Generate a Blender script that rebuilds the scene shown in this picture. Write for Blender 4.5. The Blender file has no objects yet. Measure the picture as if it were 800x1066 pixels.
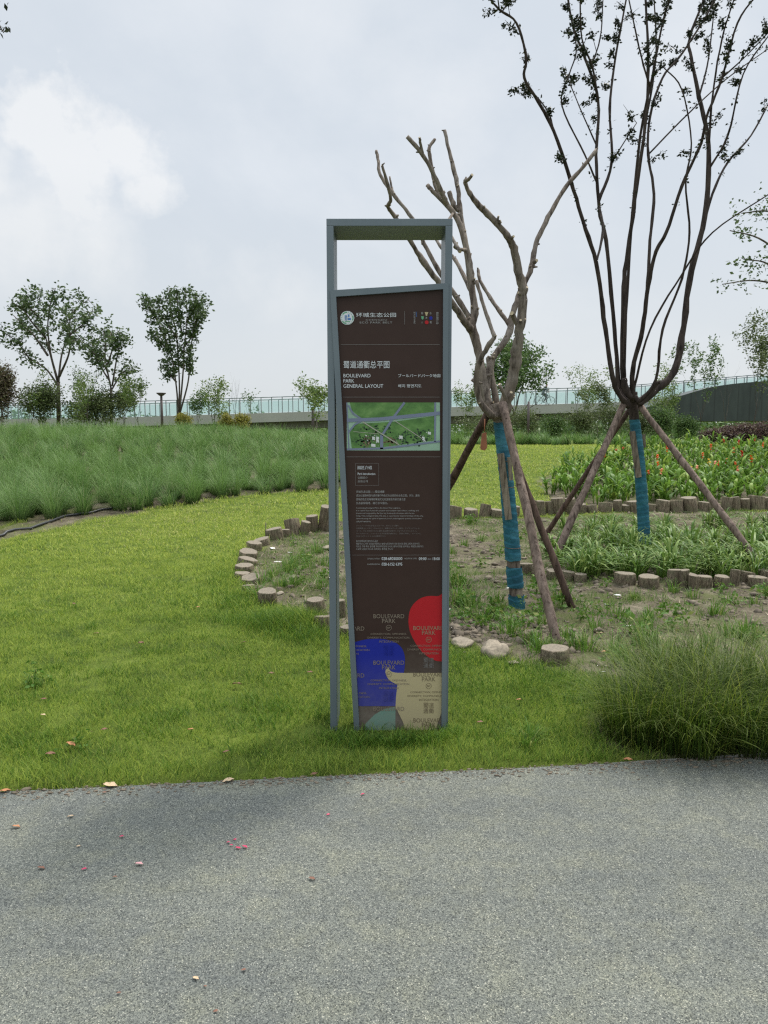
import bpy, bmesh, math, random
import numpy as np
from mathutils import Vector, Matrix, noise, Euler
random.seed(7)
rng = np.random.default_rng(11)
S = bpy.context.scene
COL = S.collection
R = math.radians

# ------------------------------------------------------------------ camera
F, PITCH, CH, YH = 770.0, math.atan(81 / 770.0), 1.6, 452
cam_d = bpy.data.cameras.new('camera')
cam = bpy.data.objects.new('camera', cam_d); COL.objects.link(cam)
cam.location = (0, 0, CH)
cam.rotation_euler = (math.pi / 2 - PITCH, 0, 0)
cam_d.sensor_fit = 'VERTICAL'; cam_d.sensor_height = 36.0; cam_d.sensor_width = 27.0
cam_d.lens = F / 1066.0 * 36.0
cam_d.clip_start = 0.05; cam_d.clip_end = 5000
S.camera = cam

# ------------------------------------------------------------------ world
SUN_EL, SUN_AZ = R(56), R(40)          # azimuth measured from +Y towards +X
SKY_GAIN = 1.0
w = bpy.data.worlds.new('World'); S.world = w; w.use_nodes = True
nt = w.node_tree; N = nt.nodes; L = nt.links; N.clear()
out = N.new('ShaderNodeOutputWorld'); bg = N.new('ShaderNodeBackground')
sky = N.new('ShaderNodeTexSky'); sky.sky_type = 'NISHITA'; sky.sun_disc = False
sky.sun_elevation = SUN_EL; sky.sun_rotation = SUN_AZ; sky.dust_density = 3.0; sky.air_density = 1.0
bg.inputs['Strength'].default_value = 0.1
tc = N.new('ShaderNodeTexCoord')
sep = N.new('ShaderNodeSeparateXYZ'); L.new(tc.outputs['Generated'], sep.inputs[0])
def math_n(nodes, links, op, a, b=None, c=None, clamp=False):
    n = nodes.new('ShaderNodeMath'); n.operation = op; n.use_clamp = clamp
    for i, v in enumerate((a, b, c)):
        if v is None: continue
        if isinstance(v, (int, float)): n.inputs[i].default_value = v
        else: links.new(v, n.inputs[i])
    return n.outputs[0]
# project the direction on a cloud layer so that clouds flatten towards the horizon
zc = math_n(N, L, 'MAXIMUM', sep.outputs[2], 0.0)
zc = math_n(N, L, 'ADD', zc, 0.42)
cx_ = math_n(N, L, 'DIVIDE', sep.outputs[0], zc); cy_ = math_n(N, L, 'DIVIDE', sep.outputs[1], zc)
cmb = N.new('ShaderNodeCombineXYZ'); L.new(cx_, cmb.inputs[0]); L.new(cy_, cmb.inputs[1]); L.new(sep.outputs[2], cmb.inputs[2])
n1 = N.new('ShaderNodeTexNoise'); n1.inputs['Scale'].default_value = 1.35; n1.inputs['Detail'].default_value = 9; n1.inputs['Roughness'].default_value = 0.56
n1.inputs['Distortion'].default_value = 0.25
mp = N.new('ShaderNodeMapping'); mp.inputs['Location'].default_value = (0.62, 0.35, 0.4)
L.new(cmb.outputs[0], mp.inputs[0]); L.new(mp.outputs[0], n1.inputs['Vector'])
cr = N.new('ShaderNodeValToRGB'); cr.color_ramp.interpolation = 'EASE'
cr.color_ramp.elements[0].position = 0.40; cr.color_ramp.elements[0].color = (5.3, 5.8, 6.35, 1)
cr.color_ramp.elements[1].position = 0.66; cr.color_ramp.elements[1].color = (6.25, 6.6, 7.0, 1)
L.new(n1.outputs[0], cr.inputs[0])
# cumulus: a union of rounded lobes at fixed sky directions, their edges broken up by noise
ne = N.new('ShaderNodeTexNoise'); ne.inputs['Scale'].default_value = 9.0; ne.inputs['Detail'].default_value = 8; ne.inputs['Roughness'].default_value = 0.6
L.new(tc.outputs['Generated'], ne.inputs['Vector'])
def lobe(px_, py_, rad_, soft):
    d_ = Vector(((px_ - 400) / F, math.cos(PITCH) + (533 - py_) / F * math.sin(PITCH), -math.sin(PITCH) + (533 - py_) / F * math.cos(PITCH))).normalized()
    ds = N.new('ShaderNodeVectorMath'); ds.operation = 'DISTANCE'; L.new(tc.outputs['Generated'], ds.inputs[0]); ds.inputs[1].default_value = d_
    t_ = math_n(N, L, 'MULTIPLY_ADD', ds.outputs['Value'], -1.0, rad_ / F)
    t_ = math_n(N, L, 'MULTIPLY_ADD', ne.outputs[0], 0.22, t_); t_ = math_n(N, L, 'SUBTRACT', t_, 0.11)
    return math_n(N, L, 'DIVIDE', t_, soft, clamp=True)
cm_ = None
for a_ in [(30,128,46,.028),(75,165,56,.03),(135,160,42,.03),(155,200,40,.035),(30,230,75,.08),(100,250,60,.09),(-40,180,70,.06),(210,275,35,.10),(250,280,30,.10),(300,310,28,.12),(470,120,70,.25),(560,210,80,.3),(690,60,90,.3),(330,30,50,.3),(430,90,60,.3)]:
    lb = lobe(*a_); cm_ = lb if cm_ is None else math_n(N, L, 'MAXIMUM', cm_, lb)
mxc = N.new('ShaderNodeMix'); mxc.data_type = 'RGBA'; L.new(math_n(N, L, 'MULTIPLY', cm_, 0.8), mxc.inputs[0]); L.new(cr.outputs[0], mxc.inputs[6]); mxc.inputs[7].default_value = (7.35, 7.45, 7.5, 1)
# haze near the horizon
hz = math_n(N, L, 'MULTIPLY_ADD', sep.outputs[2], -3.2, 1.0, clamp=True)
mxh = N.new('ShaderNodeMix'); mxh.data_type = 'RGBA'
L.new(hz, mxh.inputs[0]); L.new(mxc.outputs[2], mxh.inputs[6]); mxh.inputs[7].default_value = (5.8, 6.1, 6.3, 1)
mxs = N.new('ShaderNodeMix'); mxs.data_type = 'RGBA'; mxs.inputs[0].default_value = 0.93
L.new(sky.outputs[0], mxs.inputs[6]); L.new(mxh.outputs[2], mxs.inputs[7])
# an overcast sky is about twice as bright overhead
zr = N.new('ShaderNodeMapRange'); zr.interpolation_type = 'SMOOTHSTEP'
zr.inputs[1].default_value = 0.5; zr.inputs[2].default_value = 0.95; zr.inputs[3].default_value = 1.0; zr.inputs[4].default_value = 3.2
L.new(sep.outputs[2], zr.inputs[0])
vm = N.new('ShaderNodeVectorMath'); vm.operation = 'SCALE'
L.new(mxs.outputs[2], vm.inputs[0]); L.new(zr.outputs[0], vm.inputs['Scale'])
L.new(vm.outputs[0], bg.inputs['Color']); L.new(bg.outputs[0], out.inputs['Surface'])

sun_d = bpy.data.lights.new('sun', 'SUN'); sun_d.energy = 2.8; sun_d.angle = R(9); sun_d.color = (1.0, 0.95, 0.87)
sun = bpy.data.objects.new('sun', sun_d); COL.objects.link(sun)
sv = Vector((math.sin(SUN_AZ) * math.cos(SUN_EL), math.cos(SUN_AZ) * math.cos(SUN_EL), math.sin(SUN_EL)))
sun.rotation_euler = sv.to_track_quat('Z', 'Y').to_euler()

vs = S.view_settings
vs.view_transform = 'Standard'; vs.look = 'None'; vs.exposure = 0.35; vs.gamma = 1.0; vs.use_curve_mapping = False
S.render.engine = 'CYCLES'
S.cycles.use_denoising = False
S.cycles.max_bounces = 6; S.cycles.transparent_max_bounces = 16
S.cycles.use_adaptive_sampling = False; S.cycles.pixel_filter_type = 'BLACKMAN_HARRIS'; S.cycles.filter_width = 1.3

# ------------------------------------------------------------------ pixel <-> world helpers (photo pixels 800 x 1066)
cp, sp = math.cos(PITCH), math.sin(PITCH)
def ray(px, py):
    u = (px - 400) / F; v = (533 - py) / F
    return Vector((u, cp + v * sp, -sp + v * cp))
def P(px, py, Y):
    d = ray(px, py); t = Y / d.y
    return Vector((d.x * t, Y, CH + d.z * t))
def smooth(a, b, t):
    t = max(0.0, min(1.0, (t - a) / (b - a))); return t * t * (3 - 2 * t)
def hgt(x, y):
    m = smooth(-1.0, -7.0, x) if x < -1 else 0.0
    top = 1.12 + 0.33 * m
    z = top * smooth(12.0 - 1.0 * m, 31.0, y)
    if y > 34: z += -0.25 * smooth(34, 60, y)
    return z
def G(px, py):
    d = ray(px, py); t = 0.5; dt = 0.05
    prev = t
    while t < 4000:
        x, y, z = d.x * t, d.y * t, CH + d.z * t
        if z <= hgt(x, y):
            a, b = prev, t
            for _ in range(20):
                m = (a + b) / 2
                if CH + d.z * m <= hgt(d.x * m, d.y * m): b = m
                else: a = m
            t = b
            return Vector((d.x * t, d.y * t, hgt(d.x * t, d.y * t)))
        prev = t; t += dt; dt *= 1.01
    return Vector((d.x * 60, d.y * 60, hgt(d.x * 60, 60)))

# ------------------------------------------------------------------ objects helpers
def tag(o, label=None, cat=None, group=None, kind=None):
    if label: o['label'] = label
    if cat: o['category'] = cat
    if group: o['group'] = group
    if kind: o['kind'] = kind
    return o
def empty(name, loc, label, cat, group=None, rz=0):
    o = bpy.data.objects.new(name, None); COL.objects.link(o)
    o.location = loc; o.rotation_euler = (0, 0, rz); o.empty_display_size = 0.1
    return tag(o, label, cat, group)
def link(name, me, mats, parent=None, loc=None):
    o = bpy.data.objects.new(name, me); COL.objects.link(o)
    for m in (mats if isinstance(mats, (list, tuple)) else [mats]):
        me.materials.append(m)
    if parent is not None:
        o.parent = parent
    if loc is not None: o.location = loc
    return o
def copy_tree(o, parent=None):
    c = o.copy(); COL.objects.link(c)
    if parent is not None: c.parent = parent
    for ch in list(o.children): copy_tree(ch, c)
    return c
class MB:
    """collects vertices and faces"""
    def __init__(s): s.v = []; s.f = []; s.m = []; s.smooth = []
    def add(s, vs_, fs, mi=0, sm=True):
        n = len(s.v); s.v += [tuple(v) for v in vs_]
        for f in fs:
            s.f.append(tuple(i + n for i in f)); s.m.append(mi); s.smooth.append(sm)
    def box(s, a, b, mi=0):
        x0, y0, z0 = a; x1, y1, z1 = b
        s.add([(x0,y0,z0),(x1,y0,z0),(x1,y1,z0),(x0,y1,z0),(x0,y0,z1),(x1,y0,z1),(x1,y1,z1),(x0,y1,z1)],
              [(0,3,2,1),(4,5,6,7),(0,1,5,4),(1,2,6,5),(2,3,7,6),(3,0,4,7)], mi, False)
    def prism(s, poly, y0, y1, mi=0):
        """polygon in x,z extruded from y0 (front) to y1"""
        n = len(poly)
        a = [(p[0], y0, p[1]) for p in poly] + [(p[0], y1, p[1]) for p in poly]
        fs = [tuple(range(n)), tuple(reversed(range(n, 2 * n)))]
        fs += [(i, n + i, n + (i + 1) % n, (i + 1) % n) for i in range(n)]
        s.add(a, fs, mi, False)
    def tube(s, pts, rad, sides=8, mi=0, rough=0.0, cap=True, seed=0, capmi=None):
        pts = [Vector(p) for p in pts]; n = len(pts)
        if n < 2: return
        base = len(s.v); vs_ = []; fs = []
        t0 = (pts[1] - pts[0]).normalized()
        up = Vector((1, 0, 0)) if abs(t0.x) < 0.8 else Vector((0, 1, 0))
        nrm = (up - t0 * up.dot(t0)).normalized()
        for i, p in enumerate(pts):
            t = (pts[min(i + 1, n - 1)] - pts[max(i - 1, 0)]).normalized()
            nrm = (nrm - t * nrm.dot(t)).normalized(); bn = t.cross(nrm)
            for k in range(sides):
                a = 2 * math.pi * k / sides
                r = rad[i]
                if rough: r *= 1 + rough * noise.noise(Vector((p.x * 7 + seed + math.cos(a) * 1.3, p.y * 7 + math.sin(a) * 1.3, p.z * 7)))
                vs_.append(p + nrm * (math.cos(a) * r) + bn * (math.sin(a) * r))
        for i in range(n - 1):
            for k in range(sides):
                k2 = (k + 1) % sides
                fs.append((i * sides + k, i * sides + k2, (i + 1) * sides + k2, (i + 1) * sides + k))
        s.add(vs_, fs, mi, True)
        if cap:
            cm = mi if capmi is None else capmi
            m = len(s.v)
            s.v.append(tuple(pts[-1])); s.v.append(tuple(pts[0]))
            for k in range(sides):
                k2 = (k + 1) % sides
                s.f.append((base + (n - 1) * sides + k, base + (n - 1) * sides + k2, m)); s.m.append(cm); s.smooth.append(False)
                s.f.append((base + k2, base + k, m + 1)); s.m.append(mi); s.smooth.append(False)
    def mesh(s, name='mesh'):
        me = bpy.data.meshes.new(name); me.from_pydata(s.v, [], s.f)
        me.polygons.foreach_set('material_index', s.m); me.polygons.foreach_set('use_smooth', s.smooth)
        me.update(); return me
    def build(s, name, mats, parent=None, loc=None):
        return link(name, s.mesh(name), mats, parent, loc)

def np_mesh(name, verts, quads, attrs=None, smooth_=True):
    me = bpy.data.meshes.new(name)
    nv, nq, k = len(verts), len(quads), quads.shape[1]
    me.vertices.add(nv); me.vertices.foreach_set('co', np.ascontiguousarray(verts, dtype=np.float32).ravel())
    me.loops.add(nq * k); me.loops.foreach_set('vertex_index', np.ascontiguousarray(quads, dtype=np.int32).ravel())
    me.polygons.add(nq)
    me.polygons.foreach_set('loop_start', np.arange(0, nq * k, k, dtype=np.int32))
    me.polygons.foreach_set('loop_total', np.full(nq, k, dtype=np.int32))
    if smooth_: me.polygons.foreach_set('use_smooth', np.ones(nq, dtype=bool))
    for an, av in (attrs or {}).items():
        a = me.attributes.new(an, 'FLOAT', 'POINT'); a.data.foreach_set('value', np.ascontiguousarray(av, dtype=np.float32))
    me.update(calc_edges=True)
    return me

def blades(base, h, wd, ang, lean, segs=3, droop=0.0, twist=None, shape=0.0):
    """grass blades: base (n,3), height, width, direction, horizontal reach; returns verts, quads, per-vertex rnd, t"""
    n = len(base)
    d = np.stack([np.cos(ang), np.sin(ang), np.zeros(n)], 1)
    tw = ang + np.pi / 2 if twist is None else twist
    sdir = np.stack([np.cos(tw), np.sin(tw), np.zeros(n)], 1)
    vs_, ts = [], []
    for k in range(segs + 1):
        t = k / segs
        c = base + d * (lean * (t ** 1.8))[:, None]
        c[:, 2] += h * (t - droop * t ** 3)
        if shape: wk = wd * (math.sin(math.pi * min(1, 0.12 + t * 0.88)) ** shape)
        else: wk = wd * (1 - t) ** 0.6
        wk = np.maximum(wk, wd * 0.06)
        vs_.append(c - sdir * (wk / 2)[:, None]); vs_.append(c + sdir * (wk / 2)[:, None]); ts += [t, t]
    V = np.stack(vs_, 1).reshape(-1, 3)
    m = 2 * (segs + 1)
    q = np.concatenate([np.array([[2*k, 2*k+1, 2*k+3, 2*k+2]]) for k in range(segs)], 0)
    Q = (np.arange(n)[:, None, None] * m + q[None]).reshape(-1, 4)
    rnd = np.repeat(rng.random(n), m)
    return V, Q, rnd, np.tile(np.array(ts), n)
def merge(parts):
    V, Q, Rn, T, o = [], [], [], [], 0
    for v, q, r, t in parts:
        V.append(v); Q.append(q + o); Rn.append(r); T.append(t); o += len(v)
    return np.concatenate(V), np.concatenate(Q), np.concatenate(Rn), np.concatenate(T)

def spline(pts, n=6):
    """Catmull-Rom resampling of tuples"""
    pts = [np.array(p, float) for p in pts]
    if len(pts) < 3: n = max(n, 2)
    ext = [2 * pts[0] - pts[1]] + pts + [2 * pts[-1] - pts[-2]]
    o = []
    for i in range(1, len(ext) - 2):
        p0, p1, p2, p3 = ext[i-1:i+3]
        for k in range(n):
            t = k / n
            o.append(0.5 * (2*p1 + (p2-p0)*t + (2*p0-5*p1+4*p2-p3)*t*t + (3*p1-p0-3*p2+p3)*t**3))
    o.append(pts[-1]); return o

# ------------------------------------------------------------------ materials
def new_mat(name):
    m = bpy.data.materials.new(name); m.use_nodes = True
    n = m.node_tree.nodes; b = n['Principled BSDF']
    return m, n, m.node_tree.links, b
def ramp(n, stops, interp='LINEAR'):
    c = n.new('ShaderNodeValToRGB'); c.color_ramp.interpolation = interp
    e = c.color_ramp.elements
    while len(e) < len(stops): e.new(0.5)
    for i, (p_, col) in enumerate(stops):
        e[i].position = p_; e[i].color = (*col, 1)
    return c
def tex(n, l, kind, scale, detail=4, rough=0.55, coord='Object', vec=None, stretch=None):
    t = n.new('ShaderNodeTexNoise' if kind == 'noise' else 'ShaderNodeTexVoronoi')
    t.inputs['Scale'].default_value = scale
    if kind == 'noise': t.inputs['Detail'].default_value = detail; t.inputs['Roughness'].default_value = rough
    if vec is None:
        c = n.new('ShaderNodeTexCoord'); vec = c.outputs[coord]
    if stretch:
        mp_ = n.new('ShaderNodeMapping'); mp_.inputs['Scale'].default_value = stretch; l.new(vec, mp_.inputs[0]); vec = mp_.outputs[0]
    l.new(vec, t.inputs['Vector'])
    return t
def mixc(n, l, fac, a, b, mode='MIX'):
    m = n.new('ShaderNodeMix'); m.data_type = 'RGBA'; m.blend_type = mode
    for i, v in ((0, fac), (6, a), (7, b)):
        if isinstance(v, (int, float)): m.inputs[i].default_value = v
        elif isinstance(v, tuple): m.inputs[i].default_value = (*v, 1)
        else: l.new(v, m.inputs[i])
    return m.outputs[2]
def bump(n, l, b, height, strength=0.3, dist=0.01):
    bp = n.new('ShaderNodeBump'); bp.inputs['Strength'].default_value = strength; bp.inputs['Distance'].default_value = dist
    l.new(height, bp.inputs['Height']); l.new(bp.outputs[0], b.inputs['Normal'])
def simple(name, col, rough=0.5, metal=0.0, var=0.12, scale=6.0, bmp=0.0, coord='Object'):
    m, n, l, b = new_mat(name)
    t = tex(n, l, 'noise', scale, 5, coord=coord)
    c = ramp(n, [(0.3, tuple(x * (1 - var) for x in col)), (0.7, tuple(min(1, x * (1 + var)) for x in col))])
    l.new(t.outputs[0], c.inputs[0]); l.new(c.outputs[0], b.inputs['Base Color'])
    b.inputs['Roughness'].default_value = rough; b.inputs['Metallic'].default_value = metal
    if bmp: bump(n, l, b, t.outputs[0], bmp)
    return m
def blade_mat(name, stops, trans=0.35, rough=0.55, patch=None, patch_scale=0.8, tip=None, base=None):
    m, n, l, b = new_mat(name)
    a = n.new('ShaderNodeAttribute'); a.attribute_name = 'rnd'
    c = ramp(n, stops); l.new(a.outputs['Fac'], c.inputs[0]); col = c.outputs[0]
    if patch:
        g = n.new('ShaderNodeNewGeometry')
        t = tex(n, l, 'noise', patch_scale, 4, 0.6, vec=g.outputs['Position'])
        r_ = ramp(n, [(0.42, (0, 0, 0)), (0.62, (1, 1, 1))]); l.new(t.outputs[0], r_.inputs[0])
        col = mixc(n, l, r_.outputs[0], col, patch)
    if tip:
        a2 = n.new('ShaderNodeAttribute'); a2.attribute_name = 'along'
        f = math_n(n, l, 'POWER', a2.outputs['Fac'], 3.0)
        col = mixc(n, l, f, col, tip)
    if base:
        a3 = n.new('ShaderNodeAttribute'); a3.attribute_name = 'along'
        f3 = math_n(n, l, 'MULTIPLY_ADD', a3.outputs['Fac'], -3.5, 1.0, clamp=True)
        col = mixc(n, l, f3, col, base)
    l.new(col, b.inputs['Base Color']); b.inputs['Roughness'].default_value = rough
    b.inputs['Specular IOR Level'].default_value = 0.25
    tr = n.new('ShaderNodeBsdfTranslucent'); l.new(col, tr.inputs[0])
    mx = n.new('ShaderNodeMixShader'); mx.inputs[0].default_value = trans
    l.new(b.outputs[0], mx.inputs[1]); l.new(tr.outputs[0], mx.inputs[2])
    l.new(mx.outputs[0], n['Material Output'].inputs['Surface'])
    return m

def bark_mat(name, c0, c1, scale=9, streak=(1, 1, 0.18), bstr=0.6, patch=None):
    m, n, l, b = new_mat(name)
    t = tex(n, l, 'noise', scale, 8, 0.65, stretch=streak)
    c = ramp(n, [(0.32, c0), (0.68, c1)]); l.new(t.outputs[0], c.inputs[0]); col = c.outputs[0]
    t2 = tex(n, l, 'noise', 2.3, 3)
    r2 = ramp(n, [(0.45, (0, 0, 0)), (0.62, (1, 1, 1))]); l.new(t2.outputs[0], r2.inputs[0])
    if patch: col = mixc(n, l, r2.outputs[0], col, patch)
    t3 = tex(n, l, 'noise', scale * 5, 4, 0.6, stretch=(1, 1, 0.3))
    c3 = ramp(n, [(0.35, (0.6, 0.6, 0.6)), (0.65, (1, 1, 1))]); l.new(t3.outputs[0], c3.inputs[0])
    col = mixc(n, l, 0.8, col, c3.outputs[0], 'MULTIPLY')
    t4 = tex(n, l, 'noise', scale * 2.6, 6, 0.7, stretch=(1, 1, 0.12))
    c4 = ramp(n, [(0.38, (0.30, 0.27, 0.25)), (0.5, (1, 1, 1)), (0.8, (1.22, 1.20, 1.16))]); l.new(t4.outputs[0], c4.inputs[0])
    col = mixc(n, l, 0.85, col, c4.outputs[0], 'MULTIPLY')
    l.new(col, b.inputs['Base Color']); b.inputs['Roughness'].default_value = 0.85; b.inputs['Specular IOR Level'].default_value = 0.2
    bump(n, l, b, math_n(n, l, 'ADD', t.outputs[0], t4.outputs[0]), bstr, 0.02)
    return m

M = {}
m, n, l, b = new_mat('grey_blue_paint')
t = tex(n, l, 'noise', 5, 5, 0.6, stretch=(1, 1, .25)); c = ramp(n, [(0.3, (0.115, 0.145, 0.162)), (0.7, (0.15, 0.182, 0.20))]); l.new(t.outputs[0], c.inputs[0])
t2 = tex(n, l, 'noise', 30, 6, 0.75, stretch=(1, 1, .22)); c2 = ramp(n, [(0.60, (0, 0, 0)), (0.72, (1, 1, 1))]); l.new(t2.outputs[0], c2.inputs[0])
tco = n.new('ShaderNodeTexCoord'); sz = n.new('ShaderNodeSeparateXYZ'); l.new(tco.outputs['Object'], sz.inputs[0])
du = n.new('ShaderNodeMapRange'); du.inputs[1].default_value = 0.5; du.inputs[2].default_value = 0.0; du.inputs[3].default_value = 0.12; du.inputs[4].default_value = 0.75; l.new(sz.outputs[2], du.inputs[0])
l.new(mixc(n, l, math_n(n, l, 'MULTIPLY', du.outputs[0], c2.outputs[0]), c.outputs[0], (0.36, 0.34, 0.29)), b.inputs['Base Color'])
b.inputs['Roughness'].default_value = 0.42; b.inputs['Metallic'].default_value = 0.2; M['steel'] = m
M['bark_pale'] = bark_mat('pruned_bark', (0.085, 0.062, 0.048), (0.31, 0.255, 0.205), 9, patch=(0.24, 0.205, 0.17))
M['bark_dark'] = bark_mat('dark_bark', (0.026, 0.019, 0.016), (0.085, 0.064, 0.052), 7, patch=(0.06, 0.045, 0.038))
M['bark_far'] = bark_mat('far_bark', (0.07, 0.055, 0.045), (0.19, 0.16, 0.13), 3)
M['pole'] = bark_mat('support_pole_wood', (0.11, 0.078, 0.06), (0.30, 0.225, 0.18), 10, (1, 1, 0.08), 0.4)
M['pole_dark'] = bark_mat('support_pole_dark_wood', (0.055, 0.035, 0.026), (0.17, 0.11, 0.085), 10, (1, 1, 0.08), 0.4)
M['plank'] = bark_mat('grey_plank', (0.15, 0.12, 0.09), (0.32, 0.27, 0.2), 12, (1, 1, 0.06), 0.3)
M['cutwood'] = simple('cut_wood', (0.42, 0.34, 0.22), 0.8, 0, 0.3, 14)
M['tag_wood'] = simple('tag_wood', (0.28, 0.10, 0.045), 0.7, 0, 0.2, 10)
M['log_bark'] = bark_mat('log_bark', (0.085, 0.066, 0.045), (0.38, 0.31, 0.21), 9, (1, 1, 0.12), 0.9, (0.20, 0.18, 0.11))

# log end grain
m, n, l, b = new_mat('log_end_grain')
tco = n.new('ShaderNodeTexCoord')
wv = n.new('ShaderNodeTexWave'); wv.wave_type = 'RINGS'; wv.rings_direction = 'Z'; wv.inputs['Scale'].default_value = 14; wv.inputs['Distortion'].default_value = 2.5; wv.inputs['Detail'].default_value = 3
l.new(tco.outputs['Object'], wv.inputs[0])
c = ramp(n, [(0.1, (0.14, 0.11, 0.078)), (0.8, (0.28, 0.235, 0.17))]); l.new(wv.outputs[0], c.inputs[0])
t = tex(n, l, 'noise', 11, 5, 0.6); r_ = ramp(n, [(0.42, (0, 0, 0)), (0.62, (1, 1, 1))]); l.new(t.outputs[0], r_.inputs[0])
l.new(mixc(n, l, r_.outputs[0], c.outputs[0], (0.16, 0.135, 0.10)), b.inputs['Base Color']); b.inputs['Roughness'].default_value = 0.9
bump(n, l, b, t.outputs[0], 0.7, 0.01)
M['log_top'] = m

# teal wrap: wound cloth bands
m, n, l, b = new_mat('teal_wrap_cloth')
tco = n.new('ShaderNodeTexCoord'); mpp = n.new('ShaderNodeMapping'); mpp.inputs['Rotation'].default_value = (0.16, 0.1, 0)
l.new(tco.outputs['Object'], mpp.inputs[0])
wv = n.new('ShaderNodeTexWave'); wv.bands_direction = 'Z'; wv.wave_profile = 'SAW'; wv.inputs['Scale'].default_value = 5.5; wv.inputs['Distortion'].default_value = 5; wv.inputs['Detail'].default_value = 3; wv.inputs['Detail Scale'].default_value = 1.5
l.new(mpp.outputs[0], wv.inputs[0])
t = tex(n, l, 'noise', 5, 5, 0.65)
c = ramp(n, [(0.3, (0.010, 0.075, 0.115)), (0.5, (0.016, 0.125, 0.18)), (0.72, (0.06, 0.22, 0.28)), (0.85, (0.2, 0.33, 0.34))]); l.new(t.outputs[0], c.inputs[0])
c2 = ramp(n, [(0.0, (0.5, 0.5, 0.5)), (0.16, (1, 1, 1))]); l.new(wv.outputs[0], c2.inputs[0])
l.new(mixc(n, l, 0.8, c.outputs[0], c2.outputs[0], 'MULTIPLY'), b.inputs['Base Color']); b.inputs['Roughness'].default_value = 0.75
bump(n, l, b, wv.outputs[0], 0.7, 0.012)
M['wrap'] = m

# asphalt
m, n, l, b = new_mat('asphalt')
g = n.new('ShaderNodeNewGeometry'); pos = g.outputs['Position']
v1 = tex(n, l, 'voronoi', 330, vec=pos)
c1 = ramp(n, [(0.0, (0.036, 0.039, 0.036)), (0.25, (0.095, 0.101, 0.092)), (0.6, (0.145, 0.153, 0.138)), (0.93, (0.185, 0.192, 0.168)), (1.0, (0.38, 0.37, 0.32))])
sepc = n.new('ShaderNodeSeparateColor'); l.new(v1.outputs['Color'], sepc.inputs[0]); l.new(sepc.outputs[0], c1.inputs[0])
v2 = tex(n, l, 'voronoi', 170, vec=pos)
c2 = ramp(n, [(0.0, (0.5, 0.52, 0.55)), (0.25, (0.95, 0.95, 0.95)), (1.0, (1.12, 1.12, 1.08))])
sp2 = n.new('ShaderNodeSeparateColor'); l.new(v2.outputs['Color'], sp2.inputs[0]); l.new(sp2.outputs[1], c2.inputs[0])
col = mixc(n, l, 0.75, c1.outputs[0], c2.outputs[0], 'MULTIPLY')
t1 = tex(n, l, 'noise', 0.9, 5, 0.6, vec=pos, stretch=(0.5, 1.6, 1))
c3 = ramp(n, [(0.38, (0.87, 0.885, 0.90)), (0.62, (1.08, 1.08, 1.04))]); l.new(t1.outputs[0], c3.inputs[0])
col = mixc(n, l, 1.0, col, c3.outputs[0], 'MULTIPLY')
t6 = tex(n, l, 'noise', 2.2, 7, 0.75, vec=pos, stretch=(0.28, 2.2, 1))
c6 = ramp(n, [(0.33, (0.84, 0.85, 0.87)), (0.45, (1, 1, 1)), (0.7, (1.08, 1.07, 1.03))]); l.new(t6.outputs[0], c6.inputs[0])
col = mixc(n, l, 1.0, col, c6.outputs[0], 'MULTIPLY')
t7 = tex(n, l, 'noise', 26, 3, 0.8, vec=pos); c7 = ramp(n, [(0.735, (1, 1, 1)), (0.76, (1.9, 1.9, 1.8))]); l.new(t7.outputs[0], c7.inputs[0])
col = mixc(n, l, 1.0, col, c7.outputs[0], 'MULTIPLY')
t4 = tex(n, l, 'noise', 7, 4, 0.7, vec=pos)
c4 = ramp(n, [(0.45, (1, 1, 1)), (0.75, (1.22, 1.18, 1.05))]); l.new(t4.outputs[0], c4.inputs[0])
col = mixc(n, l, 1.0, col, c4.outputs[0], 'MULTIPLY')
l.new(col, b.inputs['Base Color']); b.inputs['Roughness'].default_value = 0.8; b.inputs['Specular IOR Level'].default_value = 0.3
bump(n, l, b, v1.outputs['Distance'], 0.65, 0.004)
M['asphalt'] = m

# ground: lawn soil under the blades, bare soil in the bed
m, n, l, b = new_mat('ground_lawn_and_soil')
g = n.new('ShaderNodeNewGeometry'); pos = g.outputs['Position']
t1 = tex(n, l, 'noise', 3.0, 6, 0.62, vec=pos)
cl = ramp(n, [(0.3, (0.05, 0.075, 0.015)), (0.6, (0.12, 0.16, 0.025)), (0.85, (0.20, 0.22, 0.06))]); l.new(t1.outputs[0], cl.inputs[0])
t2 = tex(n, l, 'noise', 2.2, 8, 0.68, vec=pos)
cs = ramp(n, [(0.3, (0.055, 0.046, 0.032)), (0.5, (0.13, 0.11, 0.075)), (0.72, (0.27, 0.235, 0.165))]); l.new(t2.outputs[0], cs.inputs[0])
t3 = tex(n, l, 'noise', 38, 5, 0.7, vec=pos)
c3 = ramp(n, [(0.3, (0.55, 0.55, 0.55)), (0.6, (1.1, 1.1, 1.1))]); l.new(t3.outputs[0], c3.inputs[0])
scol = mixc(n, l, 1.0, cs.outputs[0], c3.outputs[0], 'MULTIPLY')
t5 = tex(n, l, 'noise', 1.3, 5, 0.65, vec=pos)
mo = ramp(n, [(0.46, (0, 0, 0)), (0.6, (1, 1, 1))]); l.new(t5.outputs[0], mo.inputs[0])
scol = mixc(n, l, math_n(n, l, 'MULTIPLY', mo.outputs[0], 0.7), scol, (0.085, 0.105, 0.03))
a = n.new('ShaderNodeAttribute'); a.attribute_name = 'soil'
l.new(mixc(n, l, a.outputs['Fac'], cl.outputs[0], scol), b.inputs['Base Color'])
b.inputs['Roughness'].default_value = 0.95; b.inputs['Specular IOR Level'].default_value = 0.1
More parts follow.
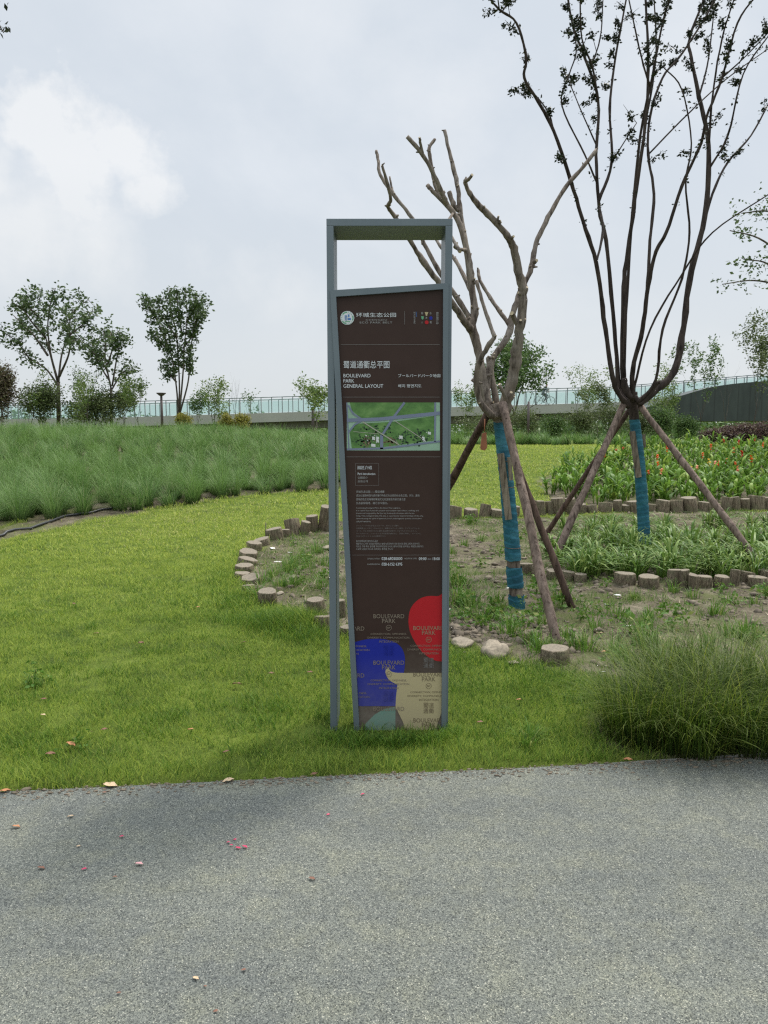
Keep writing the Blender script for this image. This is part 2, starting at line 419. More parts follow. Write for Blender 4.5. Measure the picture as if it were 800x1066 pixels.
hsum = math_n(n, l, 'ADD', t2.outputs[0], t3.outputs[0])
bump(n, l, b, hsum, 0.8, 0.03)
M['ground'] = m

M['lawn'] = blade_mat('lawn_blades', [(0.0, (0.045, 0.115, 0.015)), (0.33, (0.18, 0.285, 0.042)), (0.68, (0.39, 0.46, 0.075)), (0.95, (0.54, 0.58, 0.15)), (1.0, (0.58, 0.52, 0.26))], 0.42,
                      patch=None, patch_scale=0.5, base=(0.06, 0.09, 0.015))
M['lawn_dark'] = blade_mat('long_lawn_blades', [(0.0, (0.04, 0.10, 0.012)), (0.6, (0.10, 0.20, 0.02)), (1.0, (0.20, 0.30, 0.04))], 0.4)
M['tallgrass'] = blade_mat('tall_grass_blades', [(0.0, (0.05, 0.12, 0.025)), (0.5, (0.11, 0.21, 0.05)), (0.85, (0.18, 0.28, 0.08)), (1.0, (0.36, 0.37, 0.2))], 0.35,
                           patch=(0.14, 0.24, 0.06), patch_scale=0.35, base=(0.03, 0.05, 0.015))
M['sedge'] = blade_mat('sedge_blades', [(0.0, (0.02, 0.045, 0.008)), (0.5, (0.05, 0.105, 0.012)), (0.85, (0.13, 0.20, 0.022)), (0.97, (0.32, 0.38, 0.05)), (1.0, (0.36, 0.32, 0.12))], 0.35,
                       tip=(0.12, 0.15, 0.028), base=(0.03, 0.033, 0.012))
M['strap'] = blade_mat('strap_leaves', [(0.0, (0.06, 0.125, 0.022)), (0.6, (0.13, 0.225, 0.04)), (1.0, (0.25, 0.32, 0.09))], 0.3, 0.5)
M['weed'] = blade_mat('weed_leaves', [(0.0, (0.06, 0.14, 0.02)), (0.7, (0.12, 0.23, 0.03)), (1.0, (0.26, 0.28, 0.09))], 0.35)
M['canna'] = blade_mat('canna_leaves', [(0.0, (0.06, 0.13, 0.018)), (0.6, (0.14, 0.26, 0.035)), (1.0, (0.28, 0.38, 0.07))], 0.35, 0.55)
M['leaf_deep'] = blade_mat('deep_green_leaves', [(0.0, (0.045, 0.075, 0.03)), (0.6, (0.085, 0.13, 0.05)), (1.0, (0.14, 0.19, 0.08))], 0.25)
M['leaf_mid'] = blade_mat('mid_green_leaves', [(0.0, (0.05, 0.095, 0.028)), (0.6, (0.095, 0.165, 0.045)), (1.0, (0.14, 0.2, 0.055))], 0.3)
M['leaf_pale'] = blade_mat('pale_green_leaves', [(0.0, (0.08, 0.13, 0.03)), (0.6, (0.15, 0.22, 0.055)), (1.0, (0.26, 0.31, 0.10))], 0.35)
M['leaf_olive'] = blade_mat('olive_leaves', [(0.0, (0.06, 0.085, 0.03)), (0.6, (0.11, 0.145, 0.05)), (1.0, (0.18, 0.21, 0.085))], 0.3)
M['leaf_purple'] = blade_mat('purple_leaves', [(0.0, (0.06, 0.035, 0.035)), (0.6, (0.13, 0.08, 0.07)), (1.0, (0.18, 0.16, 0.09))], 0.3)
M['leaf_red'] = blade_mat('reddish_leaves', [(0.0, (0.07, 0.05, 0.03)), (0.6, (0.13, 0.10, 0.06)), (1.0, (0.15, 0.17, 0.07))], 0.3)
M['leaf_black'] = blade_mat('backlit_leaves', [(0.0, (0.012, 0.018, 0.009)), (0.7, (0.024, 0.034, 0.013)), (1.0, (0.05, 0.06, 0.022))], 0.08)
M['leaf_gold'] = blade_mat('golden_leaves', [(0.0, (0.16, 0.17, 0.03)), (1.0, (0.34, 0.30, 0.06))], 0.3)
for k_, c_ in dict(red=(0.55, 0.035, 0.02), orange=(0.75, 0.14, 0.03), salmon=(0.75, 0.25, 0.14), yellow=(0.7, 0.5, 0.08)).items():
    M['fl_' + k_] = blade_mat('petals_' + k_, [(0, tuple(x * .8 for x in c_)), (1, c_)], 0.35)
M['stone'] = simple('pale_stone', (0.24, 0.20, 0.145), 0.9, 0, 0.35, 8, 0.6)
M['clod'] = simple('dry_clod', (0.15, 0.12, 0.085), 0.95, 0, 0.45, 10, 0.8)
M['white_litter'] = simple('white_litter', (0.72, 0.7, 0.66), 0.6, 0, 0.1)
M['dead_leaf'] = simple('dead_leaf_orange', (0.40, 0.17, 0.07), 0.6, 0, 0.3, 30)
M['dead_leaf2'] = simple('dead_leaf_brown', (0.17, 0.075, 0.045), 0.7, 0, 0.3, 30)
M['dead_leaf3'] = simple('dead_leaf_pale', (0.5, 0.36, 0.22), 0.6, 0, 0.2, 30)
M['petal'] = simple('crimson_petal', (0.5, 0.02, 0.09), 0.5, 0, 0.2, 60)
M['petal_pale'] = simple('pink_petal', (0.6, 0.3, 0.3), 0.5, 0, 0.1, 60)
M['hose'] = simple('black_hose', (0.02, 0.022, 0.024), 0.45)
M['concrete'] = simple('pale_concrete', (0.40, 0.39, 0.35), 0.85, 0, 0.12, 2.5, 0.1)
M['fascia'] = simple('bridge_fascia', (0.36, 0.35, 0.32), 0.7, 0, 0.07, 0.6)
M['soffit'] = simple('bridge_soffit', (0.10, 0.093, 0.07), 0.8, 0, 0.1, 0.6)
m, n, l, b = new_mat('dark_bridge_cladding')
tco = n.new('ShaderNodeTexCoord'); wv = n.new('ShaderNodeTexWave'); wv.bands_direction = 'X'; wv.inputs['Scale'].default_value = .35; wv.inputs['Distortion'].default_value = .1; l.new(tco.outputs['Object'], wv.inputs[0])
c = ramp(n, [(0.0, (0.35, 0.35, 0.35)), (0.06, (1, 1, 1))]); l.new(wv.outputs[0], c.inputs[0])
t = tex(n, l, 'noise', 1.2, 6, 0.65, stretch=(1, 1, .4)); c2 = ramp(n, [(0.3, (0.022, 0.03, 0.028)), (0.7, (0.045, 0.058, 0.052))]); l.new(t.outputs[0], c2.inputs[0])
l.new(mixc(n, l, .6, c2.outputs[0], c.outputs[0], 'MULTIPLY'), b.inputs['Base Color']); b.inputs['Roughness'].default_value = .5; M['hull'] = m
M['rail'] = simple('rail_metal', (0.16, 0.2, 0.2), 0.5, 0.4)
M['lamp'] = simple('brown_post', (0.07, 0.05, 0.045), 0.6)
M['kerb'] = simple('edging_concrete', (0.20, 0.195, 0.17), 0.9, 0, 0.35, 20, 0.4)
m, n, l, b = new_mat('rail_glass')
b.inputs['Base Color'].default_value = (0.42, 0.66, 0.62, 1); b.inputs['Roughness'].default_value = 0.08
tr = n.new('ShaderNodeBsdfTransparent'); tr.inputs[0].default_value = (0.84, 0.95, 0.93, 1)
mx = n.new('ShaderNodeMixShader'); mx.inputs[0].default_value = 0.17
l.new(tr.outputs[0], mx.inputs[1]); l.new(b.outputs[0], mx.inputs[2]); l.new(mx.outputs[0], n['Material Output'].inputs[0])
t = tex(n, l, 'noise', 0.5, 2); cc = ramp(n, [(0.3, (0.42, 0.56, 0.53)), (0.7, (0.58, 0.72, 0.69))]); l.new(t.outputs[0], cc.inputs[0]); l.new(cc.outputs[0], b.inputs['Base Color'])
M['glass'] = m

# ------------------------------------------------------------------ structure: ground sheet
def g2(px, py): v = G(px, py); return (v.x, v.y)
E0, E1 = g2(0, 824), g2(800, 787)
rslope = (E1[1] - E0[1]) / (E1[0] - E0[0])
def road_y(x): return E0[1] + (x - E0[0]) * rslope
soil_poly = [g2(*p) for p in [(345,543),(318,548),(288,558),(258,577),(248,595),(254,612),(276,628),(318,642),(345,660),(400,662),(480,668),(515,682),(575,692),(612,700),(700,725)]] \
    + [(2.6, 4.0), (3.6, road_y(3.6) + .1), (9, 5.0)] + [g2(*p) for p in [(1000,560),(800,533),(720,531),(640,534),(560,539),(470,541),(400,541)]]
canna_poly = [g2(*p) for p in [(572,520),(560,500),(600,482),(680,470),(800,463),(900,460),(900,528),(800,529),(720,527),(640,529)]]
tall_front_px = [(-120,585),(-40,560),(20,545),(60,541),(100,533),(150,531),(200,524),(250,517),(300,513),(345,509),(390,503),(430,497)]
tall_front = [g2(*p) for p in tall_front_px]
tall_poly = tall_front + [(-0.3, 24), (0.5, 30), (0.5, 34), (-24, 34), (-24, 9)]
band_poly = [(0.2, 31), (10.5, 31.5), (13.5, 34.5), (0.2, 34.5)]
def inside(poly, X, Y):
    X = np.asarray(X); Y = np.asarray(Y); r = np.zeros(X.shape, bool); j = len(poly) - 1
    for i in range(len(poly)):
        xi, yi = poly[i]; xj, yj = poly[j]
        c = ((yi > Y) != (yj > Y)) & (X < (xj - xi) * (Y - yi) / (yj - yi + 1e-12) + xi)
        r ^= c; j = i
    return r
def sdist(poly, X, Y):
    d = np.full(np.shape(X), 1e9)
    for i in range(len(poly)):
        x0, y0 = poly[i - 1]; x1, y1 = poly[i]
        dx, dy = x1 - x0, y1 - y0
        t = np.clip(((X - x0) * dx + (Y - y0) * dy) / (dx * dx + dy * dy + 1e-12), 0, 1)
        d = np.minimum(d, np.hypot(X - x0 - t * dx, Y - y0 - t * dy))
    return np.where(inside(poly, X, Y), d, -d)
def axis(lo, hi, step, far, grow=1.25):
    a = list(np.arange(lo, hi + 1e-6, step)); s_ = step; v = hi; up = []
    while v < far[1]: s_ *= grow; v += s_; up.append(v)
    s_ = step; v = lo; dn = []
    while v > far[0]: s_ *= grow; v -= s_; dn.append(v)
    return np.array(dn[::-1] + a + up)
gx = axis(-9, 9, 0.09, (-900, 900)); gy = axis(3.2, 17, 0.09, (-40, 1500), 1.12)
XX, YY = np.meshgrid(gx, gy)
def nz(x, y, s_, o=0.0): return noise.noise(Vector((x * s_ + o, y * s_ - o, o)))
def ground_z(x, y, soil):
    z = hgt(x, y)
    if y < road_y(x): return z - 0.06
    k = smooth(0.0, 0.25, y - road_y(x))
    if y < 40 and abs(x) < 14:
        z += k * (0.02 * nz(x, y, 0.9, 3.1) + 0.008 * nz(x, y, 3.1, 1.7))
        if soil > 0.05:
            z += soil * k * (0.035 * nz(x, y, 2.3, 7) + 0.028 * nz(x, y, 6.5, 2) + 0.022 * abs(nz(x, y, 14, 5)) - 0.01)
    if y > 70: z += 0.0
    return z
sedge_bed = [g2(*p) for p in [(628,778),(640,740),(690,700),(800,690),(860,700),(860,786),(700,789)]]
hose_bed = [g2(*p) for p in [(-120,600),(-40,572),(20,557),(60,549),(100,539),(150,533),(150,526),(60,536),(-120,575)]]
sd = np.maximum(sdist(soil_poly, XX, YY), np.maximum(sdist(hose_bed, XX, YY) + .05, sdist(sedge_bed, XX, YY) + .03)); sdc = sdist(canna_poly, XX, YY); sdt = sdist(tall_poly, XX, YY)
wob = np.array([[nz(x, y, 2.0, 9) * 0.16 if abs(x) < 12 and y < 40 else 0 for x in gx] for y in gy])
soil = np.clip((np.maximum(np.maximum(sd, sdc), sdt - 0.12) + wob) / 0.16 + 0.5, 0, 1)
ZZ = np.array([[ground_z(x, y, soil[j, i]) for i, x in enumerate(gx)] for j, y in enumerate(gy)])
nx_, ny_ = len(gx), len(gy)
V = np.stack([XX, YY, ZZ], 2).reshape(-1, 3)
ii = np.arange(nx_ - 1)[None] + (np.arange(ny_ - 1) * nx_)[:, None]
Q = np.stack([ii, ii + 1, ii + 1 + nx_, ii + nx_], 2).reshape(-1, 4)
ground = link('ground', np_mesh('ground', V, Q, {'soil': soil.ravel()}), M['ground'])
tag(ground, kind='structure')
ixx, iyy = gx, gy
def zat(x, y):
    i = int(np.clip(np.searchsorted(gx, x) - 1, 0, nx_ - 2)); j = int(np.clip(np.searchsorted(gy, y) - 1, 0, ny_ - 2))
    a = (x - gx[i]) / (gx[i+1] - gx[i]); b_ = (y - gy[j]) / (gy[j+1] - gy[j])
    return float(ZZ[j,i]*(1-a)*(1-b_) + ZZ[j,i+1]*a*(1-b_) + ZZ[j+1,i]*(1-a)*b_ + ZZ[j+1,i+1]*a*b_)
def zat_np(x, y):
    i = np.clip(np.searchsorted(gx, x) - 1, 0, nx_ - 2); j = np.clip(np.searchsorted(gy, y) - 1, 0, ny_ - 2)
    a = (x - gx[i]) / (gx[i+1] - gx[i]); b_ = (y - gy[j]) / (gy[j+1] - gy[j])
    return ZZ[j,i]*(1-a)*(1-b_) + ZZ[j,i+1]*a*(1-b_) + ZZ[j+1,i]*(1-a)*b_ + ZZ[j+1,i+1]*a*b_
def GZ(px, py):
    v = G(px, py); return Vector((v.x, v.y, zat(v.x, v.y)))

# road and its thin edging
mb = MB(); xs = np.linspace(-40, 40, 161)
vs_ = []; fs = []
for i, x in enumerate(xs):
    e = road_y(x) - 0.0 + 0.012 * nz(x, 0, 3.0)
    vs_ += [(x, e, 0.0), (x, road_y(x) - 6.5, 0.0), (x, e, -0.05)]
for i in range(len(xs) - 1):
    fs += [(3*i+1, 3*i+4, 3*i+3, 3*i), (3*i, 3*i+3, 3*i+5, 3*i+2)]
mb.add(vs_, fs, 0, False)
tag(mb.build('road', M['asphalt']), kind='structure')
mb = MB(); vs_ = []; fs = []
xs = np.linspace(0.9, 8, 120)
for i, x in enumerate(xs):
    e = road_y(x) + 0.016; q = 0.004 * nz(x, 3, 5); h_ = 0.004 + 0.003 * nz(x, 9, 2) - .02 * max(0, 1 - (x - .9) / 1.0)
    vs_ += [(x, e, h_ - .03), (x, e, h_), (x, e + 0.014 + q, h_), (x, e + 0.014 + q, h_ - .04)]
for i in range(len(xs) - 1):
    a = 4 * i
    fs += [(a+4, a+5, a+1, a), (a+5, a+6, a+2, a+1), (a+6, a+7, a+3, a+2)]
mb.add(vs_, fs, 0, False)
tag(mb.build('road_edging', M['kerb']), kind='structure')

# ------------------------------------------------------------------ lawn
def scatter(n, x0, x1, y0, y1): return rng.uniform(x0, x1, n), rng.uniform(y0, y1, n)
def np_noise(x, y, s_, o=0.0):
    r = np.zeros_like(x)
    for k, (a, b_, c, d) in enumerate([(1, .3, 1.7, .2), (-.5, 1.1, 2.3, 1.1), (1.7, 1.3, .9, 2.6), (.8, -1.9, 3.1, .7), (2.6, .9, 1.3, 4.2)]):
        r += np.sin((a * x + b_ * y) * s_ * (1 + .37 * k) + c + o) * np.cos((d * y - .6 * a * x) * s_ * .8 + o * 1.3) / (1 + .4 * k)
    return r / 3
parts = []
sd_holes = [(GZ(390, 770), .12, .3), (GZ(325, 762), .10, .6), (GZ(672, 600), .0, .0)]
for y0, y1, dens, hh, ww in [(3.0, 4.6, 9000, .036, .0030), (4.6, 6.5, 5200, .037, .0040), (6.5, 9.5, 2400, .038, .0062), (9.5, 15, 900, .042, .011), (15, 33, 230, .055, .022)]:
    x0, x1 = -0.56 * y1 - 0.5, 0.56 * y1 + 0.5
    n_ = int((x1 - x0) * (y1 - y0) * dens)
    x, y = scatter(n_, x0, x1, y0, y1)
    k = (y > E0[1] + (x - E0[0]) * rslope + 0.006 + .02 * (x > .5) + .014 * np_noise(x, y, 22, 5)) & (np.abs(x) < 0.56 * y + 0.6)
    sdv = np.maximum(np.maximum(sdist(soil_poly, x, y), sdist(canna_poly, x, y)), sdist(tall_poly, x, y) - 0.05)
    sdv = np.maximum(sdv, np.maximum(sdist(hose_bed, x, y) + .02, sdist(sedge_bed, x, y)))
    wob_ = np_noise(x, y, 5.0) * 0.10
    k &= (sdv + wob_ < 0.02) | (rng.random(n_) < 0.02 * (sdv < .5))
    # worn patches at the foot of the sign
    for c_, r0, q in sd_holes:
        if r0: k &= (np.hypot(x - c_.x, (y - c_.y) * .8) > r0 * (0.6 + rng.random(n_) * .6))
    bare = np_noise(x, y, 2.6, 4.0) + 0.4 * np_noise(x, y, 9, 1)
    k &= ~((bare > 0.5) & (rng.random(n_) < .6))
    x, y = x[k], y[k]; n_ = len(x); z = zat_np(x, y)
    mod = 1 + 0.5 * np_noise(x, y, 3.2, 2) + 0.4 * np_noise(x, y, 13, 1)
    edge = np.clip(1 - (y - (E0[1] + (x - E0[0]) * rslope)) / 0.28, 0, 1)
    soil_edge = np.clip(1 + sdist(soil_poly, x, y) / 0.45, 0, 1) * (x < 0.3)
    near_tall = np.clip(1 + sdist(tall_poly, x, y) / 0.35, 0, 1)
    h = hh * np.clip(mod, .45, 1.9) * rng.uniform(.55, 1.35, n_) * (1 + 0.7 * edge + 1.0 * soil_edge + .6 * near_tall)
    # clump of long grass by the left log stump
    cl_ = GZ(300, 652); dd = np.hypot((x - cl_.x) / .50, (y - cl_.y) / .38); h *= 1 + 1.9 * np.clip(1 - dd, 0, 1)
    ang = rng.uniform(0, 2 * np.pi, n_)
    parts.append(blades(np.stack([x, y, z - .004], 1), h, np.full(n_, ww) * rng.uniform(.7, 1.3, n_), ang, h * rng.uniform(.25, 1.05, n_), 2, twist=rng.uniform(0, np.pi, n_)))
V, Q, rn, al = merge(parts)
# the far lawn is a drier, yellower sward: shift the blade tone with the place
yb = V[:, 1]; rn = np.clip(rn * .72 + .30 * np.clip((yb - 4.6) / 7, 0, 1) + .16 * np_noise(V[:, 0], V[:, 1], 1.5, 2.2), 0, .985) + .015 * (rn > .985)
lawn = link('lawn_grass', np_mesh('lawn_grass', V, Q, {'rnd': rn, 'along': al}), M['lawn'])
tag(lawn, 'short bright green mown lawn grass covering the open ground', 'grass', kind='stuff')

# longer dark grass: by the left stumps, outside the arc, at the sign foot and in scattered tufts
lx, ly, lh = [], [], []
def patch_(px, py, rx, ry, n_, h0, h1):
    c_ = G(px, py); lx.append(rng.normal(c_.x, rx * .5, n_)); ly.append(rng.normal(c_.y, ry * .5, n_)); lh.append(rng.uniform(h0, h1, n_))
patch_(303, 652, .34, .22, 1900, .08, .20); patch_(283, 645, .5, .3, 900, .05, .12); patch_(318, 664, .25, .25, 600, .05, .14); patch_(250, 628, .3, .5, 900, .04, .10); patch_(240, 600, .2, .8, 700, .03, .08)
patch_(350, 770, .2, .12, 350, .03, .08); patch_(405, 776, .26, .07, 600, .04, .09); patch_(440, 772, .16, .05, 250, .04, .09); patch_(468, 766, .12, .10, 200, .03, .08); patch_(500, 690, .6, .3, 800, .03, .08); patch_(565, 712, .4, .3, 500, .03, .08)
for _ in range(150):
    a_, b0 = random.uniform(-30, 640), random.uniform(600, 805); patch_(a_, b0, random.uniform(.06, .3), random.uniform(.05, .15), random.randint(20, 90), .03, .08)
x, y, h = np.concatenate(lx), np.concatenate(ly), np.concatenate(lh); k = (y > E0[1] + (x - E0[0]) * rslope + .02) & (sdist(soil_poly, x, y) < .12); x, y, h = x[k], y[k], h[k]; n_ = len(x)
V, Q, rn, al = blades(np.stack([x, y, zat_np(x, y) - .004], 1), h, rng.uniform(.003, .006, n_), rng.uniform(0, 6.28, n_), h * rng.uniform(.2, 1.1, n_), 3, droop=.15, twist=rng.uniform(0, 3.14, n_))
tag(link('long_grass', np_mesh('long_grass', V, Q, {'rnd': rn, 'along': al}), M['lawn_dark']), 'longer dark green grass left unmown beside the stumps and the sign', 'grass', kind='stuff')

# ------------------------------------------------------------------ tall grass on the mound
def tufts(poly, bbox, spacing, nb, hrange, width, spread, keep=None):
    x0, x1, y0, y1 = bbox; ps = []
    cx, cy = [], []
    y = y0; row = 0
    while y < y1:
        sp_ = spacing * (1 + 0.03 * max(0, y - 12))
        x = x0 + (row % 2) * sp_ / 2
        while x < x1:
            cx.append(x + random.uniform(-.3, .3) * sp_); cy.append(y + random.uniform(-.3, .3) * sp_); x += sp_
        y += sp_ * .87; row += 1
    cx, cy = np.array(cx), np.array(cy)
    k = inside(poly, cx, cy) & (np.abs(cx) < 0.56 * cy + 1.4)
    k &= rng.random(len(cx)) > 0.07
    cx, cy = cx[k], cy[k]
    far = np.clip((cy - 11) / 20, 0, 1)
    nbs = (nb * (1 - 0.45 * far)).astype(int)
    X = np.repeat(cx, nbs); Y = np.repeat(cy, nbs); T_ = len(X); fr = np.repeat(far, nbs)
    hk = np.repeat(rng.uniform(.6, 1.25, len(cx)), nbs) * rng.uniform(.75, 1.2, T_)
    dx_, dy_ = np.repeat(rng.normal(0, .16, len(cx)), nbs), np.repeat(rng.normal(0, .16, len(cx)), nbs)
    ang = rng.uniform(0, 2 * np.pi, T_); rr = np.sqrt(rng.random(T_)) * .09
    X = X + np.cos(ang) * rr * 1.5; Y = Y + np.sin(ang) * rr * 1.5
    q = rng.random(T_)
    h = rng.uniform(*hrange, T_) * hk * (1 - .35 * q ** 2)
    lean = h * spread * (0.10 + 1.25 * q ** 1.1)
    vx, vy = np.cos(ang) * lean + dx_, np.sin(ang) * lean + dy_; ang = np.arctan2(vy, vx); lean = np.hypot(vx, vy)
    return blades(np.stack([X, Y, zat_np(X, Y) - .02], 1), h, width * (1 + 1.4 * fr) * rng.uniform(.7, 1.3, T_), ang + rng.normal(0, .35, T_), lean, 4, droop=.22)
V, Q, rn, al = merge([tufts(tall_poly, (-20, 1, 9, 34), .43, 190, (.55, .88), .0060, .85),
                      tufts(band_poly, (0, 14, 31, 34.6), .40, 140, (.50, .75), .009, .55)])
tg = link('tall_grass', np_mesh('tall_grass', V, Q, {'rnd': rn, 'along': al}), M['tallgrass'])
tag(tg, 'dense knee high grey green grass covering the mound behind the lawn', 'grass', kind='stuff')

# ------------------------------------------------------------------ the sign
SY = G(405, 760).y
def SP(px, py, dy=0.0): return P(px, py, SY + dy)
k_z0 = SP(405, 758).z
xl = SP(339, 232).x; xl_b = SP(341, 700).x
xr = SP(472.5, 232).x
zt = SP(400, 227.5).z
sign = empty('information_sign', (SP(405, 757).x, SY + .15, 0), 'tall brown park map sign in a leaning grey blue steel frame, by the road edge', 'sign')
so = Vector(sign.location)
def sx(px, py): v = SP(px, py); return (v.x - so.x, v.z)
def child(mb_, name, mats, parent=None): return mb_.build(name, mats, parent or sign)
FY = SY - so.y        # local y of the front plane
pw = 0.036
XL, XR = sx(340, 232)[0], sx(471.5, 232)[0]
ZT = zt
def bev(o, w_=0.002):
    md = o.modifiers.new('bevel', 'BEVEL'); md.width = w_; md.segments = 2; md.limit_method = 'ANGLE'; return o
mb = MB()
mb.box((XL, FY, -.1), (XL + pw, FY + .28, ZT - pw - .0005)); mb.box((XR - pw, FY, -.1), (XR, FY + .28, ZT - pw - .0005))
mb.box((XL, FY, ZT - pw), (XR, FY + .28, ZT))
bev(child(mb, 'outer_frame', M['steel']))
# leaning panel frame, 8 mm proud
A = dict(TL=sx(344, 302.5), TR=sx(467.2, 295), BR=sx(464.8, 790), BL=sx(370.5, 790))
I = dict(TL=sx(350.2, 309), TR=sx(461.5, 301.2), BR=sx(460.0, 790), BL=sx(376.2, 790))
mb = MB()
fy0, fy1 = FY - .008, FY + .13
mb.prism([A['TL'], A['BL'], I['BL'], I['TL']][::-1], fy0, fy1)
mb.prism([A['TL'], I['TL'], I['TR'], A['TR']][::-1], fy0, fy1)
mb.prism([A['TR'], I['TR'], I['BR'], A['BR']][::-1], fy0, fy1)
bmf = child(mb, 'panel_frame', M['steel'])
# strip of lighter return on the leaning bar's inner side
# panel
m, n, l, b = new_mat('brown_panel')
t = tex(n, l, 'noise', 3, 6, 0.7); c = ramp(n, [(0.35, (0.040, 0.022, 0.017)), (0.7, (0.050, 0.029, 0.023))]); l.new(t.outputs[0], c.inputs[0])
tco = n.new('ShaderNodeTexCoord'); sz = n.new('ShaderNodeSeparateXYZ'); l.new(tco.outputs['Object'], sz.inputs[0])
# dust splashed up from the ground
du = n.new('ShaderNodeMapRange'); du.inputs[1].default_value = 0.50; du.inputs[2].default_value = 0.0; l.new(sz.outputs[2], du.inputs[0])
t2 = tex(n, l, 'noise', 16, 7, 0.75); dd_ = math_n(n, l, 'MULTIPLY', du.outputs[0], t2.outputs[0]); dd_ = math_n(n, l, 'MULTIPLY', dd_, 1.15, clamp=True)
l.new(mixc(n, l, dd_, c.outputs[0], (0.24, 0.21, 0.17)), b.inputs['Base Color'])
b.inputs['Roughness'].default_value = 0.4; b.inputs['Specular IOR Level'].default_value = 0.2
M['panel'] = m
def dusty(name, col, top=0.5, amt=0.7, rough=0.4):
    m, n, l, b = new_mat(name)
    tco = n.new('ShaderNodeTexCoord'); sz = n.new('ShaderNodeSeparateXYZ'); l.new(tco.outputs['Object'], sz.inputs[0])
    du = n.new('ShaderNodeMapRange'); du.inputs[1].default_value = top; du.inputs[2].default_value = 0.0; l.new(sz.outputs[2], du.inputs[0])
    t2 = tex(n, l, 'noise', 22, 7, 0.75); q = math_n(n, l, 'MULTIPLY', du.outputs[0], t2.outputs[0]); q = math_n(n, l, 'MULTIPLY', q, amt, clamp=True)
    l.new(mixc(n, l, q, col, (0.27, 0.24, 0.19)), b.inputs['Base Color']); b.inputs['Roughness'].default_value = rough; b.inputs['Specular IOR Level'].default_value = 0.25
    return m
PY = FY + .012
mb = MB(); mb.prism([I['TL'], I['BL'], I['BR'], I['TR']][::-1], PY, PY + .02)
panel = child(mb, 'panel', M['panel'])
# everything printed on the panel: layers 0.6 mm apart
def xz(px, py, layer=1):
    v = P(px, py, SY + .012); return (v.x - so.x, v.z)
def layer_y(k): return PY - 0.0006 * k
def flat(mb_, poly, layer, mi=0):
    mb_.add([(p[0], layer_y(layer), p[1]) for p in poly], [tuple(range(len(poly)))], mi, False)
def edge_x(py):           # inner edge of the leaning bar at a pixel row
    return 350.2 + (376.2 - 350.2) * (py - 309) / (790 - 309) + .3
def poly_px(pts, n=5, closed=True):
    return [xz(a, b_) for a, b_ in pts]
M['red'] = dusty('printed_red', (0.42, 0.012, 0.018), .3); M['blue'] = dusty('printed_blue', (0.012, 0.022, 0.27), .42, .55)
M['cream'] = dusty('printed_cream', (0.44, 0.37, 0.21), .2, .3); M['teal'] = dusty('printed_teal', (0.10, 0.26, 0.21), .5, .9)
mb = MB()
rp = spline([(459.8,618.5),(456,620.5),(446,620.5),(436,624),(428,633),(425.5,645),(427,657),(432,668),(439,678),(448,685),(455,688),(460.8,688.5)], 5)
flat(mb, [xz(*p) for p in rp] + [xz(461.0, 617)], 1, 0)
bp_ = spline([(371.2,668),(382,665.5),(397,665),(410,668),(418,674),(421.5,683),(421.5,694),(420,703)], 5)
flat(mb, [xz(edge_x(668), 668)] + [xz(*p) for p in bp_] + [xz(415, 735), xz(edge_x(735), 735)], 2, 1)
tp = [(412,735.5),(411.5,790),(375.5,790),(375.8,765),(381,753),(390,744),(400,738)]
flat(mb, [xz(*p) for p in tp], 1, 2)
cp_ = spline([(404.5,694.5),(407,698.5),(413,700.2),(425,700.4),(461,700.6)], 3)
cl2 = [(461,739),(456,752),(452.5,766),(451,790),(426.5,790),(424.5,768),(420,752),(412,736),(412.5,725),(414,712.5)]
cl3 = spline([(414,712.5),(407,709),(402.5,703.5),(401.6,698),(404.5,694.5)], 4)
flat(mb, [xz(*p) for p in cp_] + [xz(*p) for p in cl2[:-1]] + [xz(*p) for p in cl3[:-1]], 3, 3)
fields = child(mb, 'coloured_print', [M['red'], M['blue'], M['teal'], M['cream']], panel)

for k_, c_, r_ in [('ink_white', (0.62, 0.65, 0.66), .5), ('ink_grey', (0.16, 0.145, 0.135), .5), ('ink_tan', (0.22, 0.175, 0.13), .5), ('ink_tan_on_red', (0.30, 0.19, 0.12), .5),
                   ('ink_brown', (0.17, 0.13, 0.075), .5), ('ink_soft', (0.30, 0.30, 0.29), .5), ('ink_blue', (0.05, 0.16, 0.42), .5), ('ink_green', (0.10, 0.33, 0.18), .5)]:
    M[k_] = simple(k_, c_, r_, 0, 0.04)
def text_mesh(s_, spacing=1.0, align='LEFT', line=1.0, bold=0.0):
    cu = bpy.data.curves.new('lettering', 'FONT'); cu.body = s_; cu.size = 1.0; cu.space_character = spacing; cu.space_line = line
    cu.align_x = align; cu.resolution_u = 3; cu.offset = bold
    o = bpy.data.objects.new('lettering', cu); COL.objects.link(o)
    dg = bpy.context.evaluated_depsgraph_get(); dg.update()
    me = o.evaluated_get(dg).to_mesh()
    vs_ = [tuple(v.co) for v in me.vertices]; fs = [tuple(p.vertices) for p in me.polygons]
    o.evaluated_get(dg).to_mesh_clear()
    bpy.data.objects.remove(o); bpy.data.curves.remove(cu)
    return vs_, fs
